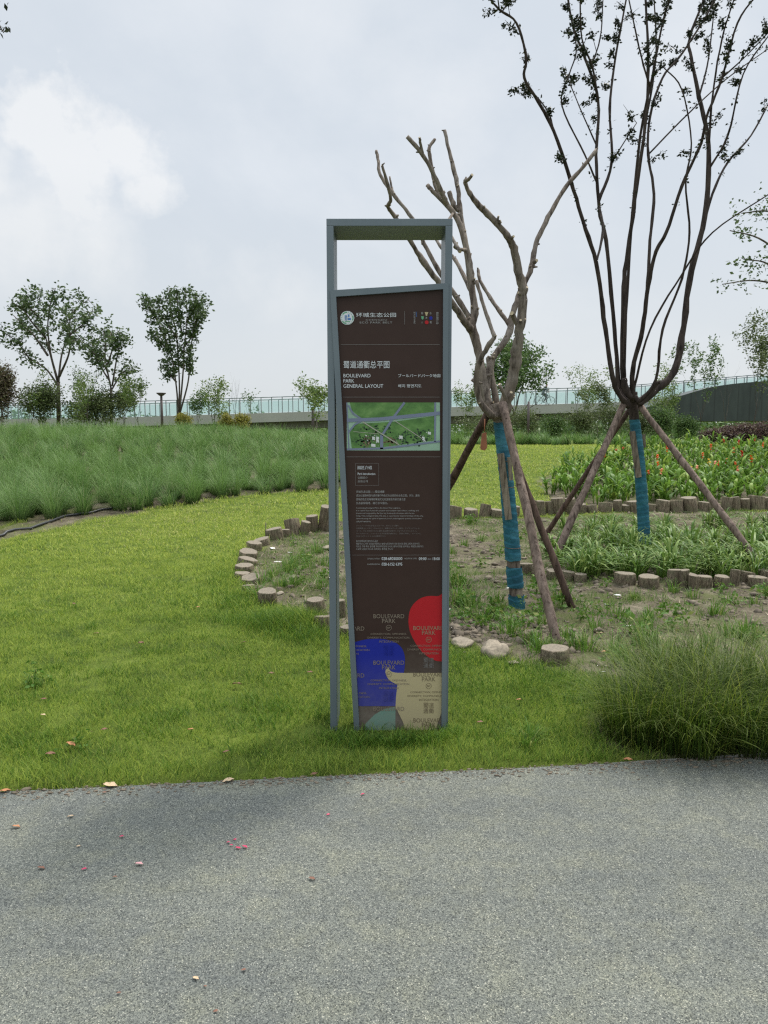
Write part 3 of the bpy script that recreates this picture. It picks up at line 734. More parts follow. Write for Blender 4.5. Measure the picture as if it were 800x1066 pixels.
def text(mb_, s_, x0, y0, x1, y1, mi=0, layer=4, spacing=1.0, align='LEFT', line=1.0, bold=0.0, clip=None, rot=False, keep=False):
    """fits a text into a pixel box on the panel"""
    vs_, fs = text_mesh(s_, spacing, align, line, bold)
    if not vs_: return
    a = np.array(vs_)[:, :2]
    if rot: a = np.stack([a[:, 1], -a[:, 0]], 1)
    mn, mx_ = a.min(0), a.max(0); d = np.maximum(mx_ - mn, 1e-6)
    u = (a - mn) / d
    px = x0 + u[:, 0] * (x1 - x0)
    if keep: px = x0 + u[:, 0] * d[0] / d[1] * (y1 - y0)
    py = y1 - u[:, 1] * (y1 - y0)
    P3 = [(*xz(p, q), ) for p, q in zip(px, py)]
    keepf = fs
    if clip is not None:
        keepf = [f for f in fs if all(clip(px[i], py[i]) for i in f)]
    mb_.add([(p[0], layer_y(layer), p[1]) for p in P3], keepf, mi, False)
INK = [M['ink_white'], M['ink_grey'], M['ink_tan'], M['ink_brown'], M['ink_soft'], M['ink_blue'], M['ink_green'], M['red'], M['blue'], M['cream'], M['ink_tan_on_red']]
def rect(mb_, x0, y0, x1, y1, mi, layer=4):
    flat(mb_, [xz(x0, y0), xz(x0, y1), xz(x1, y1), xz(x1, y0)], layer, mi)
def disc(mb_, cx, cy, r, mi, layer, n=28, r2=None):
    o = [xz(cx + r * math.cos(2*math.pi*i/n), cy + r * math.sin(2*math.pi*i/n)) for i in range(n)]
    if r2 is None: flat(mb_, o, layer, mi); return
    q = [xz(cx + r2 * math.cos(2*math.pi*i/n), cy + r2 * math.sin(2*math.pi*i/n)) for i in range(n)]
    mb_.add([(p[0], layer_y(layer), p[1]) for p in o + q], [(i, (i+1) % n, n + (i+1) % n, n + i) for i in range(n)], mi, False)
# emblem
mb = MB()
disc(mb, 361.8, 331, 7.2, 0, 4); disc(mb, 361.8, 331, 6.6, 6, 5, r2=5.4)
for a0 in (0.6, 2.7, 4.8):
    for k in range(4):
        a = a0 + k * .32; disc(mb, 361.8 + 6 * math.cos(a), 331 + 6 * math.sin(a), .85, 0, 6, 8)
text(mb, '蜀', 358.9, 328.4, 361.7, 333.8, 5, 6); rect(mb, 362.6, 327.4, 364.0, 330.2, 5, 6); rect(mb, 362.3, 331.2, 365.6, 333.2, 5, 6)
rect(mb, 359.4, 334.4, 364.6, 335.2, 6, 6)
child(mb, 'round_emblem', INK, panel)
# heading lettering
mb = MB()
text(mb, '环城生态公园', 371, 325.6, 412.5, 330.2, 0)
text(mb, 'CHENGDU', 381, 332.3, 403, 333.9, 4, spacing=1.3)
text(mb, 'ECO PARK BELT', 374.8, 334.8, 408.5, 336.8, 4, spacing=1.2)
rect(mb, 421.3, 324, 421.7, 338, 1)
text(mb, 'BOULEVARD', 430.9, 324.8, 432.6, 337.4, 4, rot=True)
text(mb, 'PARK', 433.1, 324.8, 434.3, 330.2, 5, rot=True)
text(mb, '蜀道通衢公园', 454.2, 324.8, 456.8, 337.4, 4, rot=True)
child(mb, 'logo_lettering', INK, panel)
mb = MB(); rect(mb, 355, 358.6, 458, 359.0, 1)
text(mb, '蜀道通衢总平图', 357.8, 375.6, 405.6, 383.4, 0)
text(mb, 'BOULEVARD', 357.8, 389.2, 386, 392.9, 0); text(mb, 'PARK', 357.8, 394.7, 369, 398.3, 0); text(mb, 'GENERAL LAYOUT', 357.8, 400, 399.2, 403.7, 0)
text(mb, 'ブールバードパーク地図', 414.8, 389.3, 458.6, 392.9, 0); text(mb, '배치 평면지도', 414.8, 400, 439, 403.5, 0)
rect(mb, 357.5, 413.2, 458, 413.6, 1); rect(mb, 361, 475.4, 458.5, 475.8, 1)
child(mb, 'title_lettering', INK, panel)
# pictogram grid
mb = MB()
text(mb, '蜀', 438.6, 325, 440.6, 327.4, 4); text(mb, '道', 447.5, 325, 449.3, 327.2, 4); text(mb, '通', 443, 329.9, 445, 332, 4); text(mb, '衢', 447.6, 334.2, 449.8, 336.8, 4); text(mb, '公', 438.8, 334.8, 440.4, 336.6, 4)
flat(mb, [xz(*p) for p in [(442.2,325),(446.2,325),(445.2,327.2),(444.9,328.9),(443.5,328.9),(443.2,327.2)]], 4, 9)
flat(mb, [xz(*p) for p in [(438.6,329.2),(441.3,329.2),(441.3,331.5),(440.4,333),(439.2,332.2)]], 4, 6)
flat(mb, [xz(*p) for p in [(447,330.3),(449.2,329.1),(450.6,330.8),(450,332.9),(447.6,332.9)]], 4, 8)
disc(mb, 444.4, 335.6, 2.0, 7, 4)
child(mb, 'pictogram_grid', INK, panel)
# introduction box and paragraphs
mb = MB()
for (a, b_, c, d) in [(370.2,482.2,394.6,482.45),(370.2,505.2,394.6,505.45),(370.2,482.4,370.45,505.2),(394.35,482.4,394.6,505.2)]: rect(mb, a, b_, c, d, 1)
text(mb, '园区介绍', 372.6, 484.9, 387.2, 488.6, 0); text(mb, 'Park Introduction', 372.6, 492, 391, 494.4, 0)
text(mb, '公園紹介', 372.6, 496, 383, 498.5, 4); text(mb, '공원소개', 372.6, 499.7, 383, 502.3, 4)
zh = ['环城生态公园——蜀道通衢', '成为以道路林荫与城市慢行特色文化主题的综合性公园，作为，提供', '蓉城绿色生态屏障和蜀道文化的连接及传承交通之道', '生态蓝绿慢道，融汇古今通达。']
for i, (s_, xe) in enumerate(zip(zh, (400.4, 437, 422.3, 404))):
    text(mb, s_, 371, 510.6 + i * 3.95, xe, 513.1 + i * 3.95, 4)
en = ['Connecting Ecological Park, the Silent Thoroughfare,', 'it is a park that shows the ancient and modern road culture, walking, and', 'dreams and integrated by the four key boulevards of nature, with the city,', 'living. The ecological belt, the way, it records the natural heritage of the city,', 'demonstrating the spirit of openness travel, and integrates ancient and modern', 'cultural resource.']
for i, (s_, xe) in enumerate(zip(en, (417, 436, 432, 441, 439, 386.5))):
    text(mb, s_, 371, 528 + i * 2.75, xe, 529.8 + i * 2.75, 4)
jp = ['ブールバードつながるエコパーク、サイレント通り', '公園道路としてのシンボルロード、緑豊かなパーク一体化、アイランドウェイ。', 'パーク、そして古代シルクと縁のある現代の街づくりをつなぐコミュニティ。', 'サイクルロード、シャトルとなる生態系回廊を示し、自然と調和し、オープンに。', '文化スポットとなる風景です。']
for i, (s_, xe) in enumerate(zip(jp, (415, 437.3, 434, 439, 402))):
    text(mb, s_, 371, 546.4 + i * 2.72, xe, 548 + i * 2.72, 1)
ko = ['환성생태공원 불러바드공원', '예술적인 도시와 공원을 연결하는 생태 녹지대이며 시민 휴식과 문화 교류의 공간이다', '이곳은 고대 촉도 문화를 계승하며 현대 도시의 생태 회랑을 보여주는 개방된 공원이다', '도로와 공원이 하나로 이어지는 풍경을 만나다']
for i, (s_, xe) in enumerate(zip(ko, (393.5, 437, 441, 409.5))):
    text(mb, s_, 371, 562.2 + i * 2.75, xe, 564.3 + i * 2.75, 4)
rect(mb, 367, 577.6, 458, 577.9, 1)
text(mb, 'CONSULTATION', 382.6, 580.8, 395.5, 582.2, 4); text(mb, '028-68050000', 397.6, 579.9, 419, 582.9, 0)
text(mb, 'HOURS & TIME', 421.4, 580.6, 434, 582.1, 4); text(mb, '09:00 — 18:00', 436.3, 580.1, 458, 583, 0)
text(mb, 'SUPERVISION', 382.6, 586.6, 395.5, 588, 4); text(mb, '028-6152 6395', 397.6, 585.7, 419, 588.7, 0)
child(mb, 'information_lettering', INK, panel)
# repeated lettering at the foot of the panel
mb = MB()
clipR = lambda x, y: edge_x(y) + .3 < x < 460.6
def block(cx, cy, ink, inks=None):
    a, b_ = (ink, ink) if inks is None else inks
    text(mb, 'BOULEVARD', cx - 16, cy, cx + 16, cy + 4.3, a, 5, clip=clipR)
    text(mb, 'PARK', cx - 7, cy + 4.9, cx + 7, cy + 9.2, a, 5, clip=clipR)
    if clipR(cx + 3, cy) and cx < 458:
        disc(mb, cx, cy + 14.2, 3.0, a, 5, 22, 2.6); text(mb, 'BP', cx - 1.6, cy + 13.3, cx + 1.6, cy + 15, a, 5)
    text(mb, 'CONNECTION, OPENNESS,', cx - 19, cy + 19.6, cx + 18.5, cy + 21.8, b_, 5, clip=clipR)
    text(mb, 'DIVERSITY, COMMUNICATION,', cx - 22, cy + 23.5, cx + 22, cy + 25.7, b_, 5, clip=clipR)
    text(mb, 'INTEGRATION', cx - 10, cy + 27.4, cx + 10, cy + 29.6, b_, 5, clip=clipR)
def seal(cx, cy, ink):
    for i, ch in enumerate('蜀道通衢'):
        a = cx - 5.6 + (i % 2) * 5.8; b_ = cy - 5.6 + (i // 2) * 5.8
        text(mb, ch, a, b_, a + 5.2, b_ + 5.2, ink, 5)
block(405, 639.2, 2); seal(405, 677, 8); block(405, 687.5, 2); seal(405, 725, 8)
block(446.5, 651.5, 10, (10, 2)); seal(446.5, 690, 1); block(446.5, 699.8, 3, (3, 3)); seal(446.5, 737, 3)
block(363.5, 652, 2); block(363.5, 700.8, 2)
text(mb, 'BOULEVARD', 389, 735.5, 421, 739.8, 2, 5)
text(mb, 'BOULEVARD', 430.5, 747.5, 462.5, 751.8, 3, 5, clip=clipR); text(mb, 'PARK', 439.5, 752.4, 453.5, 756.7, 3, 5)
child(mb, 'pattern_lettering', INK, panel)
# aerial map picture
m, n, l, b = new_mat('map_greens')
t = tex(n, l, 'noise', 14, 6, 0.6, stretch=(1, 1, 1.6)); c = ramp(n, [(0.3, (0.035, 0.11, 0.02)), (0.55, (0.09, 0.21, 0.045)), (0.8, (0.19, 0.33, 0.10))]); l.new(t.outputs[0], c.inputs[0])
l.new(c.outputs[0], b.inputs['Base Color']); b.inputs['Roughness'].default_value = 0.4
M['map'] = m
M['map_road'] = simple('map_road', (0.16, 0.19, 0.27), .4, 0, .08); M['map_pale'] = simple('map_pale', (0.27, 0.42, 0.30), .4, 0, .15)
M['map_path'] = simple('map_path', (0.36, 0.36, 0.28), .4, 0, .1); M['map_white'] = simple('map_building', (0.6, 0.62, 0.6), .4, 0, .05)
M['map_dark'] = simple('map_wood', (0.015, 0.05, 0.018), .4, 0, .4, 40); M['map_brown'] = simple('map_plaza', (0.16, 0.10, 0.06), .4, 0, .3, 60)
mb = MB(); X0, Y0, X1, Y1 = 361.3, 419, 458.2, 469
def mp_(u, v): return (X0 + (u - 75) / 650 * (X1 - X0), Y0 + (v - 26) / 334 * (Y1 - Y0))
def mpoly(pts, mi, layer): flat(mb, [xz(*mp_(*p)) for p in pts], layer, mi)
def mline(pts, w_, mi, layer):
    for (a, b_), (c, d) in zip(pts[:-1], pts[1:]):
        L_ = math.hypot(c - a, d - b_); nx2, ny2 = -(d - b_) / L_ * w_ / 2, (c - a) / L_ * w_ / 2
        mpoly([(a + nx2, b_ + ny2), (c + nx2, d + ny2), (c - nx2, d - ny2), (a - nx2, b_ - ny2)], mi, layer)
mpoly([(75,26),(725,26),(725,360),(75,360)], 2, 1)
mpoly([(95,26),(685,26),(685,95),(420,130),(180,140),(110,80)], 0, 2); mpoly([(130,175),(400,160),(685,120),(685,290),(330,335),(110,345),(95,240)], 0, 2)
def mblob(cx, cy, q, mi, layer): mpoly([(cx + q * math.cos(a) * random.uniform(.7, 1.2), cy + q * .8 * math.sin(a) * random.uniform(.7, 1.2)) for a in np.linspace(0, 2 * math.pi, 9)[:-1]], mi, layer)
for _ in range(230):
    a, b_ = random.choice([(random.gauss(280, 70), random.gauss(215, 22)), (random.gauss(470, 70), random.gauss(265, 30)), (random.gauss(590, 40), random.gauss(270, 25)), (random.gauss(200, 40), random.gauss(290, 20))])
    if 110 < a < 680 and 165 < b_ < 335: mblob(a, b_, random.uniform(3, 9), 5, 3)
for _ in range(70):
    a, b_ = random.choice([(random.gauss(235, 22), random.gauss(290, 24)), (random.gauss(370, 22), random.gauss(292, 12))])
    if 110 < a < 680 and 165 < b_ < 335: mblob(a, b_, random.uniform(3, 8), 6, 4)
mline([(75,150),(300,142),(500,122),(725,100)], 24, 1, 6)
mline([(478,26),(400,130),(320,255)], 16, 1, 5); mline([(85,45),(120,105),(185,145)], 11, 1, 5); mline([(85,235),(130,180),(185,150)], 11, 1, 5)
mline([(318,250),(318,350)], 22, 1, 5); mline([(75,352),(330,345),(500,325),(725,296)], 12, 1, 5); mline([(692,26),(690,300)], 12, 1, 5); mline([(75,26),(90,350)], 8, 1, 4)
mline([(185,160),(440,320)], 7, 3, 7); mline([(405,150),(605,280)], 5, 3, 7); mline([(120,228),(300,245)], 3, 3, 7)
for (a, b_, c, d) in [(252,262,272,288),(280,262,300,306),(245,312,275,335),(440,255,465,280),(600,262,618,290),(640,228,662,250),(612,288,626,298),(205,250,215,262)]:
    mpoly([(a, b_), (c, b_ + 4), (c, d), (a, d - 3)], 4, 7)
for _ in range(60):
    a, b_ = random.choice([(random.uniform(195, 300), random.uniform(245, 335)), (random.uniform(390, 470), random.uniform(260, 310)), (random.uniform(585, 665), random.uniform(230, 295))])
    q = random.uniform(2, 6); mpoly([(a, b_), (a + q, b_ + 1), (a + q, b_ + q), (a, b_ + q)], random.choice([3, 4, 6, 5]), 8)
child(mb, 'aerial_map', [M['map'], M['map_road'], M['map_pale'], M['map_path'], M['map_white'], M['map_dark'], M['map_brown']], panel)
for o in list(panel.children): o.parent = panel

# ------------------------------------------------------------------ staked trees
PATHS = {}
def snap(tree_key, pts, Y, a, w0):
    """start depth of a branch = depth of the stem it leaves, start width never wider than that stem"""
    best = None
    for (qx, qy, qd, qw) in PATHS.get(tree_key, []):
        d = math.hypot(qx - pts[0][0], qy - pts[0][1])
        if best is None or d < best[0]: best = (d, qx, qy, qd, qw)
    if best and best[0] < 14: return [(best[1], best[2])] + list(pts[1:]), best[3], min(w0, best[4] * .95)
    return list(pts), a, w0
def remember(tree_key, pts, a, b_, w0, w1):
    m_ = len(pts); sp_ = spline(pts, 6); n_ = len(sp_)
    for i, p in enumerate(sp_):
        t = i / (n_ - 1); PATHS.setdefault(tree_key, []).append((p[0], p[1], a + (b_ - a) * t, w0 + (w1 - w0) * t ** .8))
def px_branch(mb_, pts, Y, off0, off1, w0, w1, sides=8, rough=.22, mi=0, capmi=1, seed=0, n=5, knots=True):
    """pts are photo pixels; depth runs from Y+off0 to Y+off1; widths in pixels"""
    m = len(pts); d3 = []
    for i, (a, b_) in enumerate(pts):
        t = i / (m - 1); yy = Y + off0 + (off1 - off0) * t
        v = P(a, b_, yy); wpx = (w0 + (w1 - w0) * t ** .8); d3.append((*v, wpx / F * yy / 2))
    sp_ = spline(d3, n); rad = [p[3] for p in sp_]; ps = [Vector(p[:3]) for p in sp_]
    for i in range(1, len(ps) - 1):
        if knots: ps[i] = ps[i] + Vector((nz(i * .7, seed, 1.0), nz(i * .7, seed + 9, 1.0), 0)) * rad[i] * .35
        if knots: rad[i] *= 1 + .16 * nz(i * 1.1, seed * 3.3, 1.0) + (.12 if (i + seed) % 7 == 0 else 0)
    mb_.tube(ps, rad, sides, mi, rough, True, seed, capmi)
    return ps, rad

T1 = G(537, 632); YT1 = T1.y
tree1 = empty('pruned_tree', (T1.x, T1.y, zat(T1.x, T1.y)), 'bare pruned tree with sawn branches and teal wrapped trunk, behind the sign', 'tree', 'staked trees in the planting bed')
o1 = Vector(tree1.location)
def shift(mb_, o): mb_.v = [(v[0] - o.x, v[1] - o.y, v[2] - o.z) for v in mb_.v]
mb = MB()
TR1 = [(539,640),(537,611),(534.5,583),(531.5,545),(528,505),(524,470),(520,440),(515,420)]
px_branch(mb, TR1, YT1, 0, 0, 15.2, 11.0, 16, .04, seed=1, knots=False)
br1 = [
 ([(514,434),(507,416),(502,392),(499,366),(492,342),(494,322),(491,295),(488,270),(482,243),(474,224),(462,210),(451,199),(445,193)], 0, .5, 12, 4.5),
 ([(466,214),(461,202),(450,178),(438,158),(424,142)], .38, .15, 5.5, 4.6),
 ([(456,208),(453,190),(450,176),(447,158),(448,152),(453,145)], .42, .6, 4.5, 3.4),
 ([(439,160),(438,150),(437,143)], .18, .1, 3.4, 2.8),
 ([(484,250),(480,225),(477,196),(471,170),(463,136)], .36, .75, 6, 3.8),
 ([(480,222),(473,214),(468,200)], .4, .5, 6.5, 5.5),
 ([(494,345),(484,335),(472,317),(455,292),(439,270),(427,250),(411,225),(404,215),(407,208),(404,193),(398,172)], .05, -.75, 8.5, 3),
 ([(490,336),(476,310),(458,284),(442,254),(430,228),(411,204),(396,182),(394,168),(392,157)], .08, .7, 6, 3),
 ([(411,204),(408,196),(406,184)], .5, .6, 3, 2),
 ([(493,309),(482,285),(472,268),(460,258),(451,244)], .12, 1.0, 5, 3.4),
 ([(484,262),(474,258),(476,253)], .3, -.1, 4, 2.5),
 ([(464,226),(466,236),(479,262)], .9, .3, 3, 4),
 ([(522,436),(528,418),(534,392),(538,366),(542,340),(545,307),(541,286),(535,258),(530,248),(517,232),(502,217),(489,201),(484,189)], 0, -.5, 15, 4.8),
 ([(484,190),(488,187),(492,182)], -.5, -.6, 4.2, 3.4),
 ([(533,249),(535,246)], -.34, -.4, 4, 3),
 ([(517,436),(509,420),(507,401),(513,374),(529,350),(533,329),(542,304),(554,278),(558,254),(571,226),(589,195),(608,173),(621,156)], -.06, .9, 9.5, 4),
 ([(556,276),(559,271)], .35, .3, 5, 4),
 ([(513,434),(501,420),(496,398),(499,378),(507,363),(515,351)], -.10, -.28, 8, 5.5),
 ([(515,352),(511,340),(503,316),(496,292)], -.26, -.1, 4.5, 4),
 ([(530,340),(521,325),(512,312),(500,292),(498,281)], .1, .45, 5, 3.5),
 ([(541,345),(535,330),(533,326)], .0, -.1, 5, 5),
 ([(520,436),(516,412),(511,388),(509,372)], .1, .2, 9, 6),
 ([(524,432),(526,415),(520,400)], -.08, -.2, 7, 4),
]
for i, (pts, a, b_, w0, w1) in enumerate(br1):
    if pts[0][1] < 428: pts, a2, w0 = snap('t1', pts, YT1, a, w0); b_ += (a2 - a); a = a2; br1[i] = (pts, a, b_, w0, w1)
    px_branch(mb, pts, YT1, a, b_, w0 * .93, w1 * .86, 10, .32, seed=i + 3); remember('t1', pts, a, b_, w0, w1)
for i, (pts, a, b_, w0, w1) in enumerate(br1):
    if len(pts) < 5: continue
    for k in range(len(pts)):
        j = random.randint(1, len(pts) - 1); t = j / (len(pts) - 1); p = P(*pts[j], YT1 + a + (b_ - a) * t); rr_ = (w0 + (w1 - w0) * t ** .8) / F * YT1 / 2
        d = Vector((random.uniform(-1, 1), random.uniform(-1, .3), random.uniform(-.1, .9))).normalized()
        mb.tube([p, p + d * rr_ * 1.0, p + d * rr_ * random.uniform(1.35, 2.1)], [rr_ * .6, rr_ * .42, rr_ * .25], 6, 0, .1, True, i, 1)
shift(mb, o1); mb.build('trunk', [M['bark_pale'], M['cutwood']], tree1)
def wrap_piece(pts, Y, w0, w1, tree, o, seed):
    m_ = len(pts); d3 = [(*P(a, b_, Y), (w0 + (w1 - w0) * i / (m_ - 1)) / F * Y / 2) for i, (a, b_) in enumerate(pts)]
    sp_ = spline(d3, 40 if m_ > 2 else 26); n_ = len(sp_); sides = 26; vs_ = []; fs = []
    r_ = random.Random(seed); pitch = .075; jit_ = [r_.uniform(-.4, .4) for _ in range(60)]
    for i, p in enumerate(sp_):
        for k in range(sides):
            a = 2 * math.pi * k / sides
            u = (p[2] + .022 * math.sin(a + seed) + .008 * nz(p[2] * 6, k * .2, 1)) / pitch; u += jit_[int(p[2] / pitch) % 60] * .3
            fr = u - math.floor(u)
            rr_ = p[3] * (1 + .075 * fr - .03 + .05 * nz(math.cos(a) * 1.5, p[2] * 9, 1.0, seed) + .025 * nz(math.cos(a) * 5, p[2] * 30 + math.sin(a) * 4, 1.0, seed))
            vs_.append((p[0] + rr_ * math.cos(a), p[1] + rr_ * math.sin(a), p[2] + .012 * nz(a * 1.3, seed, 1.0) * (i in (0, n_ - 1))))
    for i in range(n_ - 1):
        for k in range(sides): k2 = (k + 1) % sides; fs.append((i * sides + k, i * sides + k2, (i + 1) * sides + k2, (i + 1) * sides + k))
    mb_ = MB(); mb_.add(vs_, fs, 0, True); shift(mb_, o)
    return mb_.build('trunk_wrap', M['wrap'], tree)
wrap_piece([(534.5,583),(531.5,545),(528,505),(524,470),(520,440)], YT1, 16.8, 12.6, tree1, o1, 2)
wrap_piece([(537,611),(535.2,590)], YT1, 17.2, 16.8, tree1, o1, 5)
wrap_piece([(538.6,634),(537.6,619)], YT1, 17.6, 17.4, tree1, o1, 8)
def plank(pa, pb, Y, wpx, tree, o):
    mb_ = MB(); a = P(*pa, Y); b_ = P(*pb, Y); d = (b_ - a).normalized(); s_ = Vector((0, 1, 0)).cross(d).normalized() * (wpx / F * Y / 2); q = Vector((0, .018, 0))
    c = [a - s_, a + s_, b_ + s_, b_ - s_]; vs_ = c + [x + q for x in c]
    mb_.add(vs_, [(0,1,2,3),(7,6,5,4),(0,4,5,1),(1,5,6,2),(2,6,7,3),(3,7,4,0)], 0, False); shift(mb_, o)
    return mb_.build('splint_board', M['plank'], tree)
plank((521.5,472), (530,541), YT1 - .10, 7, tree1, o1); plank((530.5,476), (532.5,500), YT1 - .115, 4, tree1, o1)
mb = MB()
for yy, xx in ((479, 526), (506, 530), (569, 534)):
    c = P(xx, yy, YT1); rc_ = .064 + .012 * (yy - 479) / 90; mb.tube([c + Vector((rc_ * math.cos(a), rc_ * math.sin(a), .008 * math.sin(a))) for a in np.linspace(0, 6.28, 20)], [.003] * 20, 5, 0); shift(mb, o1); mb.build('binding_cord', M['pole'], tree1); mb = MB()

# hanging wooden tag
mb = MB(); a = P(505, 436, YT1 - .12); b_ = P(504.5, 450, YT1 - .12); mb.tube([a, b_], [.006, .004], 6)
mb.prism([(P(502, 450, 1).x, 0)] * 0 or [(P(x_, y_, YT1 - .12).x, P(x_, y_, YT1 - .12).z) for x_, y_ in [(502.2,451),(506.5,450),(507.2,466),(505,469),(500.5,468),(500.4,465)]], YT1 - .13, YT1 - .105)
tg_o = MB.build(mb, 'hanging_tag', M['tag_wood']); tag(tg_o, 'small reddish brown wooden tag hanging from the fork of the pruned tree', 'tag')

T2 = G(671, 572); YT2 = T2.y
tree2 = empty('vase_shaped_tree', (T2.x, T2.y, zat(T2.x, T2.y)), 'tall dark many stemmed tree with small leaf tufts and teal wrapped trunk', 'tree', 'staked trees in the planting bed')
o2 = Vector(tree2.location)
mb = MB(); px_branch(mb, [(672,580),(670.5,550),(668,510),(664,465),(660.5,435),(659,418),(659,408)], YT2, 0, 0, 10.5, 9.5, 14, .04, seed=4, knots=False)
br2 = [
 ([(655,424),(643,408),(637,387),(629,331),(621,274),(607,230),(595,190),(577,137),(560,105),(546,81),(548,60),(538,24),(520,10),(505,-8)], -.1, -1.0, 6.5, 2.2),
 ([(577,137),(570,115),(548,88)], -.7, -.6, 2, 1.2), ([(523,12),(533,-4)], -.95, -.9, 1.8, 1.2), ([(520,10),(518,-6)], -.95, -1.1, 1.6, 1.1),
 ([(655,420),(645,403),(640,343),(631,250),(624,218),(621,161),(623,105),(609,60),(597,28),(590,-10)], .1, .8, 6, 2.2),
 ([(622,275),(628,240),(624,215)], -.3, .3, 2.5, 3.5),
 ([(627,210),(637,169),(635,113),(641,60),(653,-5)], .4, 1.2, 3.8, 2), ([(638,165),(650,148),(663,128)], .55, .9, 1.8, 1),
 ([(624,105),(617,70),(606,40),(604,-10)], .7, .3, 2.6, 1.6), ([(612,75),(625,40),(628,0)], .75, 1.0, 1.8, 1.2),
 ([(657,420),(649,395),(649,323),(651,282),(659,226),(665,181),(673,121),(675,60),(672,-8)], .15, .1, 7, 2.6),
 ([(649,400),(651,345),(657,242),(667,141),(679,81),(690,24),(699,-8)], 0, -.8, 4.5, 1.8), ([(676,90),(668,60),(655,0)], -.4, -.6, 2.6, 1.5), ([(673,130),(683,60),(681,-6)], .1, .3, 2.4, 1.5),
 ([(659,418),(659,385),(669,343),(675,298),(683,262),(694,242),(710,194),(730,149),(736,121),(752,81),(768,24),(790,-8)], -.1, -1.2, 6.5, 2),
 ([(673,305),(677,250),(681,202),(675,161),(677,121),(690,81),(710,56),(738,12),(745,-8)], -.3, .8, 4, 1.8),
 ([(662,422),(680,408),(702,387),(710,351),(720,282),(734,226),(738,153),(728,101),(720,60),(718,40),(736,-8)], .1, 1.0, 11, 2.2),
 ([(733,262),(742,202),(758,169),(782,141),(804,101)], .5, 1.5, 3.5, 1.6), ([(740,173),(758,141),(774,77),(804,32)], .7, .2, 2.8, 1.4), ([(752,84),(775,60),(804,30)], -.9, -1.3, 1.8, 1.1),
 ([(738,150),(742,100),(752,40),(766,-6)], .75, .5, 2.8, 1.5), ([(728,101),(738,60),(745,-6)], .8, 1.4, 2.2, 1.3),
 ([(664,420),(683,395),(690,343),(710,290),(718,242),(714,190),(720,149),(710,93),(690,69)], -.15, -.9, 4, 1.3),
 ([(660,405),(677,343),(710,286),(742,242),(804,200)], -.1, -1.0, 3, 1.5),
 ([(621,194),(609,161),(585,109),(593,77),(600,55),(598,30)], .45, .2, 2.2, 1.2), ([(619,150),(603,110),(590,78)], .5, .9, 1.8, 1),
 ([(679,161),(718,117),(758,81),(804,48)], .3, .9, 2, 1.1),
 ([(661,412),(668,420),(683,400),(688,398)], -.12, -.2, 6, 5), ([(657,415),(652,402),(650,394)], -.2, -.15, 6, 6),
]
paths2 = []
for i, (pts, a, b_, w0, w1) in enumerate(br2):
    if pts[0][1] < 402: pts, a2, w0 = snap('t2', pts, YT2, a, w0); b_ += (a2 - a); a = a2
    remember('t2', pts, a, b_, w0, w1)
    ps, rd = px_branch(mb, pts, YT2, a, b_, w0 * .88, w1 * .85, 8, .2, seed=i + 40, capmi=0); paths2.append((ps, rd))
# leaf tufts along the upper shoots
leafpts = []
for ps, rd in paths2:
    for i in range(2, len(ps)):
        z = ps[i].z; hh_ = (z - 4.0) / 2.8
        if hh_ <= 0 or rd[i] > .035: continue
        if random.random() < min(.7, .10 + .60 * hh_ ** 1.3):
            q = random.random(); d = Vector((random.uniform(-1, 1), random.uniform(-1, 1), random.uniform(.1, 1))).normalized()
            if q < .6 * hh_:       # leafy twig
                L_ = random.uniform(.08, .30); mb.tube([ps[i], ps[i] + d * L_ * .5 + Vector((0,0,.02)), ps[i] + d * L_ + Vector((0,0,.05))], [.005, .004, .002], 5)
                for k in range(random.randint(6, 13)): leafpts.append((ps[i] + d * L_ * random.uniform(.2, 1.05), .035))
            else: leafpts.append((ps[i], .045))
shift(mb, o2); mb.build('trunk', [M['bark_dark'], M['cutwood']], tree2)
def leaf_quads(centres, per, size, spread, seed=0, flat_=.0):
    """small folded leaves around centres"""
    c = np.repeat(np.array(centres), per, 0); n_ = len(c)
    if np.ndim(spread): spread = np.repeat(np.array(spread), per)[:, None]
    c = c + rng.normal(0, 1, (n_, 3)) * spread * .55
    ax = rng.normal(0, 1, (n_, 3)); ax[:, 2] *= .6; ax /= np.linalg.norm(ax, axis=1)[:, None] + 1e-9
    b_ = np.cross(ax, rng.normal(0, 1, (n_, 3))); b_ /= np.linalg.norm(b_, axis=1)[:, None] + 1e-9
    nn = np.cross(ax, b_); L_ = (size * rng.uniform(.6, 1.3, n_))[:, None]
    v = np.stack([c, c + ax * L_ * .5 + b_ * L_ * .28 + nn * L_ * .08, c + ax * L_, c + ax * L_ * .5 - b_ * L_ * .28 + nn * L_ * .08], 1).reshape(-1, 3)
    q = np.arange(n_ * 4).reshape(-1, 4)
    return v, q, np.repeat(rng.random(n_), 4), np.tile(np.array([0, .5, 1, .5]), n_)
cs = np.array([tuple(p - o2) for p, s_ in leafpts]); ss = [s_ for p, s_ in leafpts]
V, Q, rn, al = leaf_quads(cs, 7, .045, ss)
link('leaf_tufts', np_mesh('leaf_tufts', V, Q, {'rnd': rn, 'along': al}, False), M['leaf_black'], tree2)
wrap_piece([(671.3,566),(670.5,550),(668,510),(664,465),(660.7,437)], YT2, 12.8, 10.8, tree2, o2, 12)
plank((658.5,449), (665.5,497), YT2 - .10, 6, tree2, o2); plank((670.5,452), (671,466), YT2 + .02, 3.5, tree2, o2)

